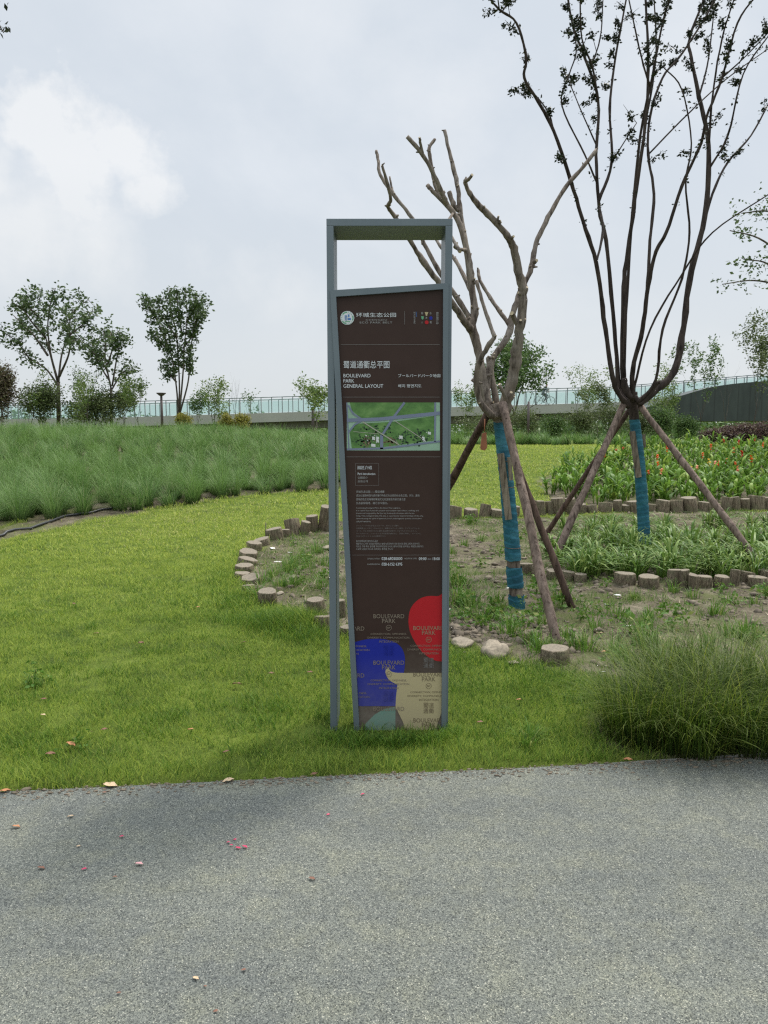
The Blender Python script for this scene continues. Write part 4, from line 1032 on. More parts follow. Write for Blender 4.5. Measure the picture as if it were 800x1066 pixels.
def pole(name, a, b_, wpx0, wpx1, Ya, Yb, mat, label, seed):
    """support pole: top pixel a at depth Ya, foot pixel b on the ground"""
    pa = P(*a, Ya); pb = GZ(*b_) - Vector((0, 0, .05)) if Yb is None else P(*b_, Yb)
    mb_ = MB(); n_ = 14; ps = []; rd = []
    for i in range(n_ + 1):
        t = i / n_; p = pb.lerp(pa, t); yy = p.y
        p = p + Vector((nz(i * .35, seed, 1), nz(i * .35, seed + 5, 1), 0)) * .012
        ps.append(p); rd.append((wpx1 + (wpx0 - wpx1) * t) / F * yy / 2 * (1 + .07 * nz(i * .9, seed * 2.1, 1) + (.10 if i in (4, 9) else 0)))
    mb_.tube(ps, rd, 12, 0, .10, True, seed, 1)
    for k in range(7):          # knots
        i = random.randint(1, n_ - 1); a_ = random.uniform(3.6, 5.8); q = Vector((math.cos(a_), math.sin(a_), .1))
        mb_.tube([ps[i] + q * rd[i] * .6, ps[i] + q * rd[i] * 1.12], [rd[i] * .30, rd[i] * .18], 6, 2)
    o = Vector((pb.x, pb.y, 0)); shift(mb_, o)
    ob = mb_.build(name, [mat, M['cutwood'], M['pole_dark']], None, o); return tag(ob, label, 'pole', 'support poles propping the trees')
pole('support_pole', (523.5,420), (582,672), 8.5, 10.5, YT1 - .15, None, M['pole'], 'long pale support pole nearest the camera, ending behind the round stump', 1)
pole('support_pole', (530,462), (598,632), 6.5, 8, YT1 + .12, None, M['pole_dark'], 'brown support pole just behind the pale one, right of the pruned tree', 2)
pole('support_pole', (509,428), (420,592), 8, 8, YT1 + .02, None, M['pole_dark'], 'dark support pole running down behind the sign from the pruned tree', 3)
pole('support_pole', (650,420), (574,585), 6.6, 8, YT2 - .1, None, M['pole'], 'pinkish support pole left of the vase shaped tree, the one in front', 4)
pole('support_pole', (657,424), (562,561), 5, 5.5, YT2 + .15, None, M['pole_dark'], 'thin dark support pole crossing behind the pinkish pole', 5)
pole('support_pole', (668,424), (800,594), 6.2, 7.5, YT2 - .1, None, M['pole'], 'support pole slanting down to the right of the vase shaped tree', 6)

# ------------------------------------------------------------------ log posts
def log_mesh(seed, r, h, slant=0.0):
    mb_ = MB(); sides = 18; rs = [(-.12, 1.02), (0, 1.03), (h * .5, 1.0), (h * .93, .98), (h, .93)]
    vs_ = []; fs = []
    for z, k in rs:
        for i in range(sides):
            a = 2 * math.pi * i / sides
            q = r * k * (1 + .34 * nz(math.cos(a) * 1.3 + seed, math.sin(a) * 1.3, 1.0, seed) + .07 * nz(math.cos(a) * 4, math.sin(a) * 4 + z * 3, 1.0, seed))
            vs_.append((q * math.cos(a), q * math.sin(a), z + (slant * math.cos(a) * q if z > h * .4 else 0)))
    for j in range(len(rs) - 1):
        for i in range(sides): fs.append((j*sides+i, j*sides+(i+1)%sides, (j+1)*sides+(i+1)%sides, (j+1)*sides+i))
    mb_.add(vs_, fs, 0, True)
    top0 = (len(rs) - 1) * sides; n0 = len(mb_.v)
    for i in range(sides):
        v = mb_.v[top0 + i]; mb_.v.append((v[0] * .55, v[1] * .55, v[2] - .004 + .012 * nz(i * .8, seed, 1)))
    mb_.v.append((0, 0, h - .006))
    for i in range(sides):
        j = (i + 1) % sides
        mb_.f += [(top0 + i, top0 + j, n0 + j, n0 + i), (n0 + i, n0 + j, n0 + sides)]; mb_.m += [1, 1]; mb_.smooth += [False, False]
    return mb_.mesh('log')
protos = []
for s_ in range(7):
    me = log_mesh(s_ * 3.7 + 1, .5, 1.0, random.uniform(-.12, .12)); me.materials.append(M['log_bark']); me.materials.append(M['log_top']); protos.append(me)
ORD = ['first','second','third','fourth','fifth','sixth','seventh','eighth','ninth','tenth','eleventh','twelfth','thirteenth','fourteenth','fifteenth','sixteenth','seventeenth','eighteenth','nineteenth','twentieth',
       'twenty first','twenty second','twenty third','twenty fourth','twenty fifth','twenty sixth','twenty seventh','twenty eighth','twenty ninth','thirtieth','thirty first','thirty second','thirty third','thirty fourth','thirty fifth','thirty sixth','thirty seventh','thirty eighth','thirty ninth','fortieth']
def log(px, py, wpx, hpx, label, group, tilt=.06, lean=None):
    g_ = GZ(px, py); dia = wpx / F * g_.y; h = hpx / F * g_.y
    o = bpy.data.objects.new('log_post', random.choice(protos)); COL.objects.link(o)
    o.location = g_; o.scale = (dia, dia, max(h, .05)); o.rotation_euler = (random.uniform(-tilt, tilt), random.uniform(-tilt, tilt), random.uniform(0, 6.28))
    return tag(o, label, 'log', group)
GRP = 'upright log posts edging the planting beds'
# left arc
arc = [(344,552,13,17),(336,552,10,26),(325,553,11,17),(317,556,9,13),(306,556,15,17),(297,559,9,9),(287,562,14,12),(274,568,15,7),(264,573,14,8),(259,580,17,8),(257,588,17,7),(255,595,17,7),(252,601,15,5),(262,606,18,7),(259,614,12,6),(279,628,18,14)]
for i, (a, b_, c, d) in enumerate(reversed(arc)):
    log(a, b_, c * 1.16, d, f'weathered log post, {ORD[i]} along the left arc of edging counting from its near end', GRP, .20)
for i, (a, b_, c, d, s_) in enumerate([(330,646,19,22,'tall split log stump standing left of the sign in long grass'),(336,656,17,15,'short log stump just in front of the tall split stump left of the sign'),(354,644,13,20,'log stump in the gap between left post and leaning panel'),(362,662,14,10,'flat log stump behind the lower left of the leaning panel')]):
    log(a, b_, c, d, s_, GRP, .08)
# far row
far = []; x = 474.0
fr_h = [16, 11, 17, 14, 18, 13, 8, 15, 17, 12, 10, 16, 6, 14, 9]
i = 0
while x < 806:
    yb = 540.5 - (x - 470) * .05 if x < 640 else 532.5 - (x - 640) * .012
    wd_ = random.uniform(7.5, 15.5); d_ = random.choice(fr_h) * (.85 if x > 600 else 1.0)
    far.append((x, yb, wd_, d_)); x += wd_ * random.uniform(.85, 1.3)
for i, (a, b_, c, d) in enumerate(far): log(a, b_, c, d, f'weathered log post, {ORD[i]} from the left in the far row beyond the soil', GRP, .13)
for i, a in enumerate([378, 391, 404, 417, 430, 443, 456]): pass
near = [(548,597,13,12),(561,600,12,13),(575,602,12,10),(590,603,15,9),(604,605,13,8),(651,609,22,11),(676,611,21,12),(702,610,16,17),(712,613,9,20),(721,614,11,16),(733,611,17,12),(750,611,15,13),(764,608,10,17),(776,604,14,10),(788,608,20,10),(798,602,16,9)]
for i, (a, b_, c, d) in enumerate(near): log(a, b_, c, d, f'brown log post, {ORD[i]} from the left in the near row before strap leaved plants', GRP, .10)
st = log(577, 688, 31, 15, 'wide round stump with a pale sawn top at the lawn edge below the long pole', GRP, .05)

# ------------------------------------------------------------------ rocks, clods, litter
def rock_mesh(seed, flatk=.55):
    bm = bmesh.new(); bmesh.ops.create_icosphere(bm, subdivisions=3, radius=.5)
    for v in bm.verts:
        k = 1 + .35 * noise.noise(v.co * 2.2 + Vector((seed, seed, 0))) + .18 * noise.noise(v.co * 5 + Vector((0, seed, 0)))
        v.co *= k; v.co.z *= flatk; v.co.z = min(v.co.z, .22 + .04 * noise.noise(v.co * 3))
    me = bpy.data.meshes.new('rock'); bm.to_mesh(me); bm.free(); me.polygons.foreach_set('use_smooth', [seed > 2] * len(me.polygons)); return me
rocks = []
for s_ in range(6): me = rock_mesh(s_ * 2.3); me.materials.append(M['stone']); rocks.append(me)
def rock(px, py, wpx, hk, label, name='rock', mats=None, cat='rock', group=None, me=None):
    g_ = GZ(px, py); w_ = wpx / F * g_.y
    o = bpy.data.objects.new(name, me or random.choice(rocks)); COL.objects.link(o); o.location = g_ + Vector((0, 0, w_ * .08)); o.scale = (w_, w_ * .8, w_ * hk); o.rotation_euler = (random.uniform(-.2, .2), random.uniform(-.2, .2), random.uniform(0, 6))
    return tag(o, label, cat, group)
rock(516, 680, 38, 1.0, 'broad flat pale rock at the lawn edge between the sign and the round stump')
rock(482, 671, 28, .6, 'flat rock touching the right edge of the sign post')
rock(535, 690, 14, .6, 'small stone at the lawn edge below the broad flat rock')
rock(499, 641, 12, .8, 'stone in the weeds left of the wrapped trunk')
rock(305, 602, 14, .7, 'brownish stone lying in the left part of the bed')
rock(292, 618, 10, .7, 'small stone near the left stumps')
rock(344, 571, 18, .4, 'flat pale stone beside the left post of the sign')
litter_px = [(290,584,8),(284,572,6),(302,577,5),(487,648,8),(530,612,8),(583,610,5),(600,622,4),(632,628,6),(643,622,7),(470,634,5),(561,665,5),(628,699,5),(655,653,6),(545,640,5),(760,597,4)]
wme = rock_mesh(9.1, .35); wme.materials.append(M['white_litter'])
for i, (a, b_, c) in enumerate(litter_px):
    rock(a, b_, c, .45, 'small white stone chip lying on the bare soil of the bed', 'stone_chip', cat='stone', group='white stone chips on the soil', me=wme)
# clods: uncountable crumbs of dry earth
cm = []; cv = []; off = 0; V_, F_ = [], []
ico = bmesh.new(); bmesh.ops.create_icosphere(ico, subdivisions=1, radius=1); iv = np.array([tuple(v.co) for v in ico.verts]); ifc = np.array([[v.index for v in f.verts] for f in ico.faces]); ico.free()
x, y = scatter(9000, -3.5, 7, 4.5, 15); sdv = sdist(soil_poly, x, y)
k = (sdv > 0) & ((np_noise(x, y, 2.2, 6) > -.05) | (rng.random(len(x)) < .25)); x, y = x[k], y[k]
heap = GZ(520, 655); hx = rng.normal(heap.x, .28, 500); hy = rng.normal(heap.y, .22, 500); x = np.concatenate([x, hx]); y = np.concatenate([y, hy])
z = zat_np(x, y); r_s = rng.gamma(2.0, .008, len(x)) + .006; r_s = np.minimum(r_s, .042)
jit = rng.uniform(.3, 1.7, (len(x), len(iv), 1))
V_ = (iv[None] * jit * (r_s[:, None, None] * np.array([1, 1, .7]))) + np.stack([x, y, z], 1)[:, None]
F_ = (np.arange(len(x))[:, None, None] * len(iv) + ifc[None]).reshape(-1, 3)
cl = link('soil_clods', np_mesh('soil_clods', V_.reshape(-1, 3), F_, None, False), M['clod']); tag(cl, 'loose brown crumbs of dry earth strewn over the bed', 'soil', kind='stuff')

def leaf_obj(name, px, py, wpx, mat, label, cat, group, lift=.015, onroad=False):
    g_ = G(px, py); z = 0.004 if onroad else zat(g_.x, g_.y) + lift
    s_ = wpx / F * g_.y / math.cos(.3)
    me = bpy.data.meshes.new(name); q = random.uniform(.2, .45); n_ = 7; vs_ = []; fs = []
    for i in range(n_):
        t = i / (n_ - 1); wv_ = math.sin(math.pi * (t * .94 + .03)) * .26
        up = .16 * math.sin(t * 3.0) * q * 2
        vs_ += [(t - .5, -wv_, up + .10), (t - .5, 0, up), (t - .5, wv_, up + .07 + .05 * math.sin(i * 2))]
    for i in range(n_ - 1): a = 3 * i; fs += [(a, a+1, a+4, a+3), (a+1, a+2, a+5, a+4)]
    me.from_pydata(vs_, [], fs); me.materials.append(mat); me.polygons.foreach_set('use_smooth', [True] * len(fs))
    o = bpy.data.objects.new(name, me); COL.objects.link(o); o.location = (g_.x, g_.y, z); o.scale = (s_, s_, s_); o.rotation_euler = (random.uniform(-.15, .15), random.uniform(-.15, .15), random.choice([-1, 1]) * random.uniform(0, .6) + random.choice([0, math.pi]))
    return tag(o, label, cat, group)
D1, D2, D3 = M['dead_leaf'], M['dead_leaf2'], M['dead_leaf3']
for (a, b_, c, mt, lab) in [(74,780,12,D1,'broad orange fallen leaf on the lawn near the road at left'),(45,750,7,D3,'small orange fallen leaf on the lawn at the far left'),(53,790,11,D2,'curled dark red fallen leaf on the lawn at bottom left'),
    (109,766,7,D2,'dark fallen leaf just right of the broad orange leaf'),(46,733,6,D2,'grey brown fallen leaf on the lawn left, above the others'),(199,766,7,D1,'orange fallen leaf on the lawn between left edge and the sign'),(236,789,8,D2,'dark red fallen leaf on the lawn by the road, left of the sign'),
    (147,672,7,D2,'brown fallen leaf on the middle of the left lawn'),(101,664,6,D2,'red brown fallen leaf on the left lawn, left of the middle one'),(77,631,5,D2,'tiny dark fallen leaf far out on the left lawn'),(206,637,6,D1,'salmon fallen leaf on the lawn left of the log arc'),
    (247,717,10,D2,'red brown fallen leaf on the lawn left of the sign foot'),(323,705,7,D2,'dark leaf on the lawn close to the left post'),(283,706,6,D2,'brown leaf on the lawn below the tall grass clump'),(254,673,6,D2,'dark leaf on the lawn under the left stumps'),
    (541,733,7,D1,'upright orange leaf on the lawn right of the sign'),(629,683,6,D1,'orange leaf on the soil beside the sedge'),(625,662,9,D3,'pale tan leaf on the soil between pole foot and sedge'),(500,758,7,D2,'reddish leaf on the lawn just right of the sign'),
    (392,690,0,D3,'')]:
    if c: leaf_obj('fallen_leaf', a, b_, c, mt, lab, 'leaf', 'fallen leaves', .03)
for (a, b_, c, mt, lab) in [(115,819,16,D3,'long pale orange leaf at the road edge on the left'),(5,825,12,D1,'orange leaf at the road edge in the far left corner'),(109,826,5,D2,'small dark leaf on the road by the long pale leaf'),(238,814,12,D3,'tan leaf on the road edge left of the sign'),
    (327,807,8,D2,'red brown leaf on the road edge straight before the left post'),(654,792,9,D1,'orange leaf on the road edge before the sedge'),(74,851,7,D3,'yellow leaf on the asphalt, left'),(17,862,9,D1,'brown orange leaf on the asphalt at far left'),(82,882,5,D3,'small ochre leaf on the asphalt, left of the pink petals'),
    (43,905,9,D2,'crumpled dark leaf on the asphalt at lower left'),(120,914,5,D2,'small dark leaf on the asphalt left of the pink disc petal'),(325,916,8,D2,'dark brown leaf on the asphalt below the sign'),(254,1011,6,D2,'brown leaf low on the asphalt'),(204,1020,9,D3,'pale tan leaf near the bottom of the road'),(124,1035,5,D2,'dark seed husk at the bottom left of the road'),(214,1028,4,D2,'dark seed husk beside the pale tan leaf'),(225,1054,6,D2,'dark petal at the very bottom of the road'),
    (376,809,9,D3,'')][:-1]:
    leaf_obj('fallen_leaf', a, b_, c, mt, lab, 'leaf', 'fallen leaves', onroad=True)
for i, (a, b_, c, lab) in enumerate([(238,878,4,'single crimson petal left of the petal cluster'),(245,875,4,'crimson petal on top of the petal cluster'),(248,884,7,'largest crimson petal of the cluster on the asphalt'),(255,883,7,'crimson petal at the right end of the cluster'),(241,881,4,'small crimson petal low in the cluster'),(342,849,4,'lone crimson petal on the asphalt under the left post'),(378,828,5,'crimson petal on the asphalt under the leaning panel'),(127,872,5,'dark crimson petal on the asphalt at left'),(88,906,6,'purple red petal beside the crumpled dark leaf')]):
    leaf_obj('flower_petal', a, b_, c, M['petal'], lab, 'petal', 'fallen petals', onroad=True)
leaf_obj('flower_petal', 145, 901, 9, M['petal_pale'], 'round pale pink petal on the asphalt at left', 'petal', 'fallen petals', onroad=True)

gx_ = rng.uniform(-3.2, 4.5, 2600); gyy = np.array([road_y(q) for q in gx_]) - np.abs(rng.normal(0, .05, 2600)) + .01
k = gyy > 3.0; gx_, gyy = gx_[k], gyy[k]; rs_ = rng.gamma(1.6, .0016, len(gx_)) + .001
V_ = iv[None] * rng.uniform(.5, 1.5, (len(gx_), len(iv), 1)) * (rs_[:, None, None] * np.array([1.4, 1, .5])) + np.stack([gx_, gyy, np.full(len(gx_), .001)], 1)[:, None]
F_ = (np.arange(len(gx_))[:, None, None] * len(iv) + ifc[None]).reshape(-1, 3)
tag(link('edge_grit', np_mesh('edge_grit', V_.reshape(-1, 3), F_, None, False), M['clod']), 'brown grit and crumbs gathered along the road edge', 'grit', kind='stuff')
# hose
hp = [(-60,577),(-20,563),(0,558),(20,553),(50,545),(70,538),(85,536),(100,533),(115,530),(128,527)]
mb = MB(); hv = []
for p in spline(hp, 5):
    g_ = GZ(float(p[0]), float(p[1])); hv.append(g_ + Vector((0, 0, .03)))
mb.tube(hv, [.021] * len(hv), 10); tag(mb.build('water_hose', M['hose']), 'black rubber hose lying along the edge of the tall grass', 'hose')
# thin iron rod in the left bed
mb = MB(); g_ = GZ(277, 565); mb.tube([g_, g_ + Vector((.005, 0, .30))], [.008, .006], 6); tag(mb.build('thin_rod', M['lamp']), 'thin dark rod stuck upright behind the left log arc', 'rod')

# ------------------------------------------------------------------ leafy plants
def tuft_mesh(nb, h0, h1, wd, spread, segs=4, droop=.3, r0=.05, shape=0.0, seed=0):
    ang = rng.uniform(0, 2*np.pi, nb); rr = np.sqrt(rng.random(nb)) * r0
    q = rng.random(nb); h = rng.uniform(h0, h1, nb) * (1 - .3 * q)
    base = np.stack([np.cos(ang) * rr, np.sin(ang) * rr, np.full(nb, -.01)], 1)
    V, Q, rn, al = blades(base, h, wd * rng.uniform(.7, 1.3, nb), ang + rng.normal(0, .5, nb), h * spread * (.15 + q ** 1.2), segs, droop, shape=shape)
    return np_mesh('leaves', V, Q, {'rnd': rn, 'along': al})
# sedge clumps in the right foreground
sedge_me = []
for k in range(3):
    me = tuft_mesh(1150, .22, .88, .0044, .88, 9, .36, .20); me.materials.append(M['sedge']); sedge_me.append(me)
for i, (a, b_, s_, lab) in enumerate([(662,768,.86,'leftmost clump of olive sedge at the road edge'),(716,775,.98,'middle front clump of olive sedge at the road edge'),(775,774,1.0,'right front clump of olive sedge cut by the picture edge'),(690,735,.96,'rear clump of olive sedge between the left and middle clumps'),(748,738,1.04,'rear right clump of olive sedge behind the front ones'),(825,760,1.05,'clump of olive sedge just past the right edge of the picture')]):
    o = bpy.data.objects.new('sedge_clump', sedge_me[i % 3]); COL.objects.link(o); g_ = GZ(a, b_); o.location = g_; o.scale = (s_, s_, s_ * .95); o.rotation_euler = (0, 0, i * 1.3)
    tag(o, lab, 'grass clump', 'sedge clumps by the road')
# strap-leaved plants in the near bed
strap_me = []
for k in range(5):
    me = tuft_mesh(44, .26, .58, .017, 1.1, 7, .48, .08, .5); me.materials.append(M['strap']); strap_me.append(me)
def place(me, name, x, y, s_, label, cat, group, zs=1.0):
    o = bpy.data.objects.new(name, me); COL.objects.link(o); o.location = (x, y, zat(x, y)); o.scale = (s_, s_, s_ * zs); o.rotation_euler = (random.uniform(-.08, .08), random.uniform(-.08, .08), random.uniform(0, 6.28))
    return tag(o, label, cat, group)
cnt = 0
for row, (pya, pyb, xa, xb) in enumerate([(597,602,592,812),(588,592,575,815),(578,582,562,815),(569,572,590,815),(561,563,600,815),(553,555,580,700),(548,549,720,812)]):
    n_ = [13, 13, 12, 11, 10, 5, 4][row]
    for i in range(n_):
        a = xa + (xb - xa) * (i + .5) / n_ + random.uniform(-5, 5); b_ = random.uniform(pya, pyb)
        if abs(a - 671) < 7 and 560 < b_ < 575: a += 14
        g_ = G(a, b_)
        place(random.choice(strap_me), 'strap_leaf_plant', g_.x, g_.y, random.uniform(.9, 1.35), 'clump of arching strap shaped green leaves in the bed around the vase shaped tree', 'plant', 'strap leaved plants in the near bed')
# cannas
def canna_mesh(seed):
    r_ = random.Random(seed); parts = []; fl = []
    mbs = MB()
    for st_ in range(r_.randint(3, 5)):
        a0 = r_.uniform(0, 6.28); bx_, by_ = .09 * math.cos(a0), .09 * math.sin(a0); hh_ = r_.uniform(.32, .62)
        top = (bx_ * 2.0, by_ * 2.0, hh_)
        mbs.tube([(bx_, by_, -.02), (bx_ * 1.5, by_ * 1.5, hh_ * .5), top], [.012, .010, .006], 6)
        nl = r_.randint(4, 6)
        for k in range(nl):
            t = (k + .6) / nl; ang = a0 + k * 2.4 + r_.uniform(-.4, .4)
            b = np.array([[bx_ * (1 + t), by_ * (1 + t), hh_ * t * .8]])
            L_ = r_.uniform(.26, .46)
            parts.append(blades(b, np.array([L_ * r_.uniform(.55, 1.0)]), np.array([r_.uniform(.045, .085)]), np.array([ang]), np.array([L_ * r_.uniform(.35, .9)]), 6, .35, shape=.8))
        fl.append(top)
    V, Q, rn, al = merge(parts)
    # stems get joined in as quads
    sv_ = np.array(mbs.v); sq = np.array([f for f in mbs.f if len(f) == 4])
    V2 = np.concatenate([V, sv_]); Q2 = np.concatenate([Q, sq + len(V)])
    return np_mesh('leaves', V2, Q2, {'rnd': np.concatenate([rn, np.full(len(sv_), .7)]), 'along': np.concatenate([al, np.zeros(len(sv_))])}), fl
def flower_mesh(tops, mat, r_):
    parts = []
    for t in tops:
        for k in range(8):
            b = np.array([[t[0] + r_.uniform(-.015, .015), t[1] + r_.uniform(-.015, .015), t[2] + r_.uniform(.02, .14)]])
            parts.append(blades(b, np.array([r_.uniform(.03, .07)]), np.array([.045]), np.array([r_.uniform(0, 6.28)]), np.array([r_.uniform(.03, .06)]), 3, .3, shape=.8))
    V, Q, rn, al = merge(parts); me = np_mesh('flower', V, Q, {'rnd': rn, 'along': al}); me.materials.append(mat); return me
cannas = []
for k in range(7):
    me, tops = canna_mesh(k + 5); me.materials.append(M['canna']); cannas.append((me, tops))
flower_cache = {}
def canna(x, y, s_, colour, label):
    k = random.randrange(len(cannas)); me, tops = cannas[k]
    z = zat(x, y)
    if colour is None:
        o = bpy.data.objects.new('canna_plant', me); COL.objects.link(o); o.location = (x, y, z - .02)
    else:
        o = bpy.data.objects.new('canna_plant', None); COL.objects.link(o); o.location = (x, y, z - .02); o.empty_display_size = .1
        c = bpy.data.objects.new('leaves', me); COL.objects.link(c); c.parent = o
        key = (k, colour)
        if key not in flower_cache: flower_cache[key] = [flower_mesh([t_], M['fl_' + colour], random.Random(k)) for t_ in tops[:random.choice([1, 2])]]
        for fm in flower_cache[key]: f = bpy.data.objects.new('flower', fm); COL.objects.link(f); f.parent = o
    o.scale = (s_, s_, s_); o.rotation_euler = (0, 0, random.uniform(0, 6.28))
    tag(o, label, 'flowering plant' if colour else 'plant', 'canna plants in the far bed')
flower_px = [(765,497,'red'),(752,503,'orange'),(772,505,'orange'),(789,500,'orange'),(757,480,'red'),(775,482,'red'),(792,484,'orange'),(731,493,'orange'),(735,510,'salmon'),(745,505,'yellow'),(757,512,'salmon'),
             (685,497,'orange'),(683,515,'orange'),(688,520,'salmon'),(728,515,'yellow'),(632,500,'orange'),(640,490,'salmon'),(760,490,'orange'),(783,474,'red')]
seen = {}
for a, b_, c in flower_px:
    g_ = G(a, b_); seen[c] = seen.get(c, 0) + 1
    side = 'left of' if a < 661 else ('just right of' if a < 700 else 'far right of')
    canna(g_.x, g_.y, random.uniform(1.0, 1.25), c, f'canna plant with {c} flowers, {side} the vase shaped tree')
yy_ = 10.8; placed = 0
cy0 = min(p[1] for p in canna_poly); cy1 = max(p[1] for p in canna_poly)
yv = cy0; row = 0
while yv < cy1:
    xv = 1.6 + (row % 2) * .2
    while xv < .56 * yv + .6:
        x_, y_ = xv + random.uniform(-.12, .12), yv + random.uniform(-.12, .12)
        if inside(canna_poly, np.array([x_]), np.array([y_]))[0] and sdist(canna_poly, np.array([x_]), np.array([y_]))[0] > .12 and placed < 230:
            canna(x_, y_, random.uniform(.8, 1.15), None, 'leafy green canna plant without flowers in the far bed'); placed += 1
        xv += .42 + .012 * (yv - 12)
    yv += .42 + .03 * (yv - 12); row += 1
# weeds
weed_me = []
for k in range(4):
    me = tuft_mesh(60, .08, .26, .007, .8, 4, .35, .07); me.materials.append(M['weed']); weed_me.append(me)
for k in range(3):          # broad leaved seedlings
    cc_ = rng.normal(0, 1, (14, 3)) * np.array([.06, .06, .03]) + np.array([0, 0, .08]); lq = leaf_quads(cc_, 4, .045, .012)
    ca = np.arctan2(cc_[:, 1], cc_[:, 0]); st_b = blades(np.zeros((14, 3)), np.maximum(cc_[:, 2], .03), np.full(14, .006), ca, np.hypot(cc_[:, 0], cc_[:, 1]), 3)
    V, Q, rn, al = merge([lq, st_b]); me = np_mesh('leaves', V, Q, {'rnd': rn, 'along': al}); me.materials.append(M['weed']); weed_me.append(me)
weeds = [(476,628,1.5,0),(486,622,1.5,1),(478,612,1.3,2),(494,632,1.2,3),(486,642,1.1,0),(470,575,1.1,1),(483,568,1.0,2),(500,563,1.0,0),(512,640,1.1,4),(519,646,1.1,5),(530,662,1.2,0),(540,655,1.1,6),(552,668,1.1,1),(505,655,1.0,4),(563,650,.9,2),(590,665,1.0,3),(601,672,1.1,0),(557,640,.9,5),
         (478,650,1,6),(330,575,1.3,0),(318,580,1.2,1),(306,588,1.2,2),(298,596,1.2,3),(322,592,1.1,0),(338,588,1.2,2),(285,600,1.4,1),(312,600,.9,5),(338,604,1.0,4),(292,612,1.2,2),(275,606,1.3,3),(270,622,1.4,1),(644,640,1.0,0),(632,612,.8,5),(660,625,.8,1),(690,640,.9,4),(700,655,1,5),(676,648,.9,2),
         (620,655,.9,0),(612,676,1.2,1),(640,680,1.2,2),(722,622,.9,3),(745,640,1.1,0),(720,560,1,1),(640,553,1,2),(665,548,.9,3),(600,556,.9,0),(585,549,.9,1),(615,545,.8,2),(548,556,.9,0),(556,571,.8,3),(500,590,.9,5),(770,560,1,1),(540,545,.8,2),(700,546,.9,0),(765,630,.8,6),(786,628,.8,2),(752,616,.9,5),(670,672,1.2,0),(690,690,1.3,1),(655,695,1.3,2),
         (37,712,.8,4),(34,716,.6,3),(550,776,.9,3),(555,770,.6,0),(80,778,.5,4)]
for _ in range(75):
    while True:
        a, b_ = random.uniform(262, 800), random.uniform(543, 700)
        g_ = G(a, b_)
        if sdist(soil_poly, np.array([g_.x]), np.array([g_.y]))[0] > .08 and not 340 < a < 466: break
    weeds.append((a, b_, random.uniform(.6, 1.3), random.randrange(7)))
for i, (a, b_, s_, k) in enumerate(weeds):
    g_ = G(a, b_)
    place(weed_me[k], 'weed', g_.x, g_.y, s_ * random.uniform(.9, 1.1), ('thin leaved green weed growing on the bare soil of the bed' if k < 4 else 'small broad leaved green weed growing on the bare soil') if i >= 0 and (b_ < 705 or a > 560) else 'small weed standing out of the mown lawn near the road', 'weed', 'weeds growing in the bed')
# fine sparse grass over the soil
x, y = scatter(110000, -3.5, 8, 4.3, 16); sdv = sdist(soil_poly, x, y); nn_ = np_noise(x, y, 1.6, 3) + .5 * np_noise(x, y, 5, 1)
k = (sdv > 0) & (nn_ + rng.normal(0, .12, len(x)) > .05) & (np.abs(x) < .56 * y + .5); x, y = x[k], y[k]; n_ = len(x); h = rng.uniform(.02, .09, n_)
V, Q, rn, al = blades(np.stack([x, y, zat_np(x, y) - .003], 1), h, rng.uniform(.004, .008, n_), rng.uniform(0, 6.28, n_), h * rng.uniform(.3, 1.4, n_), 2, twist=rng.uniform(0, 3.14, n_))
tag(link('sparse_grass', np_mesh('sparse_grass', V, Q, {'rnd': rn, 'along': al}), M['weed']), 'thin scattered grass seedlings over the bare soil', 'grass', kind='stuff')

M['straw'] = blade_mat('dry_straw', [(0.0, (0.12, 0.085, 0.05)), (0.6, (0.26, 0.20, 0.12)), (1.0, (0.45, 0.38, 0.25))], .15)
x, y = scatter(16000, -3.5, 8, 4.3, 16); sdv = sdist(soil_poly, x, y); k = (sdv > .02) & ((np_noise(x, y, 1.9, 8) > .15) | (x < -.2) | (rng.random(len(x)) < .12)) & (np.abs(x) < .56 * y + .5); x, y = x[k], y[k]; n_ = len(x)
V, Q, rn, al = blades(np.stack([x, y, zat_np(x, y) + .004], 1), rng.uniform(.002, .05, n_), rng.uniform(.003, .010, n_), rng.uniform(0, 6.28, n_), rng.uniform(.03, .16, n_), 2)
tag(link('dry_straw', np_mesh('dry_straw', V, Q, {'rnd': rn, 'along': al}), M['straw']), 'dead straw and dry plant scraps strewn over the bed', 'straw', kind='stuff')

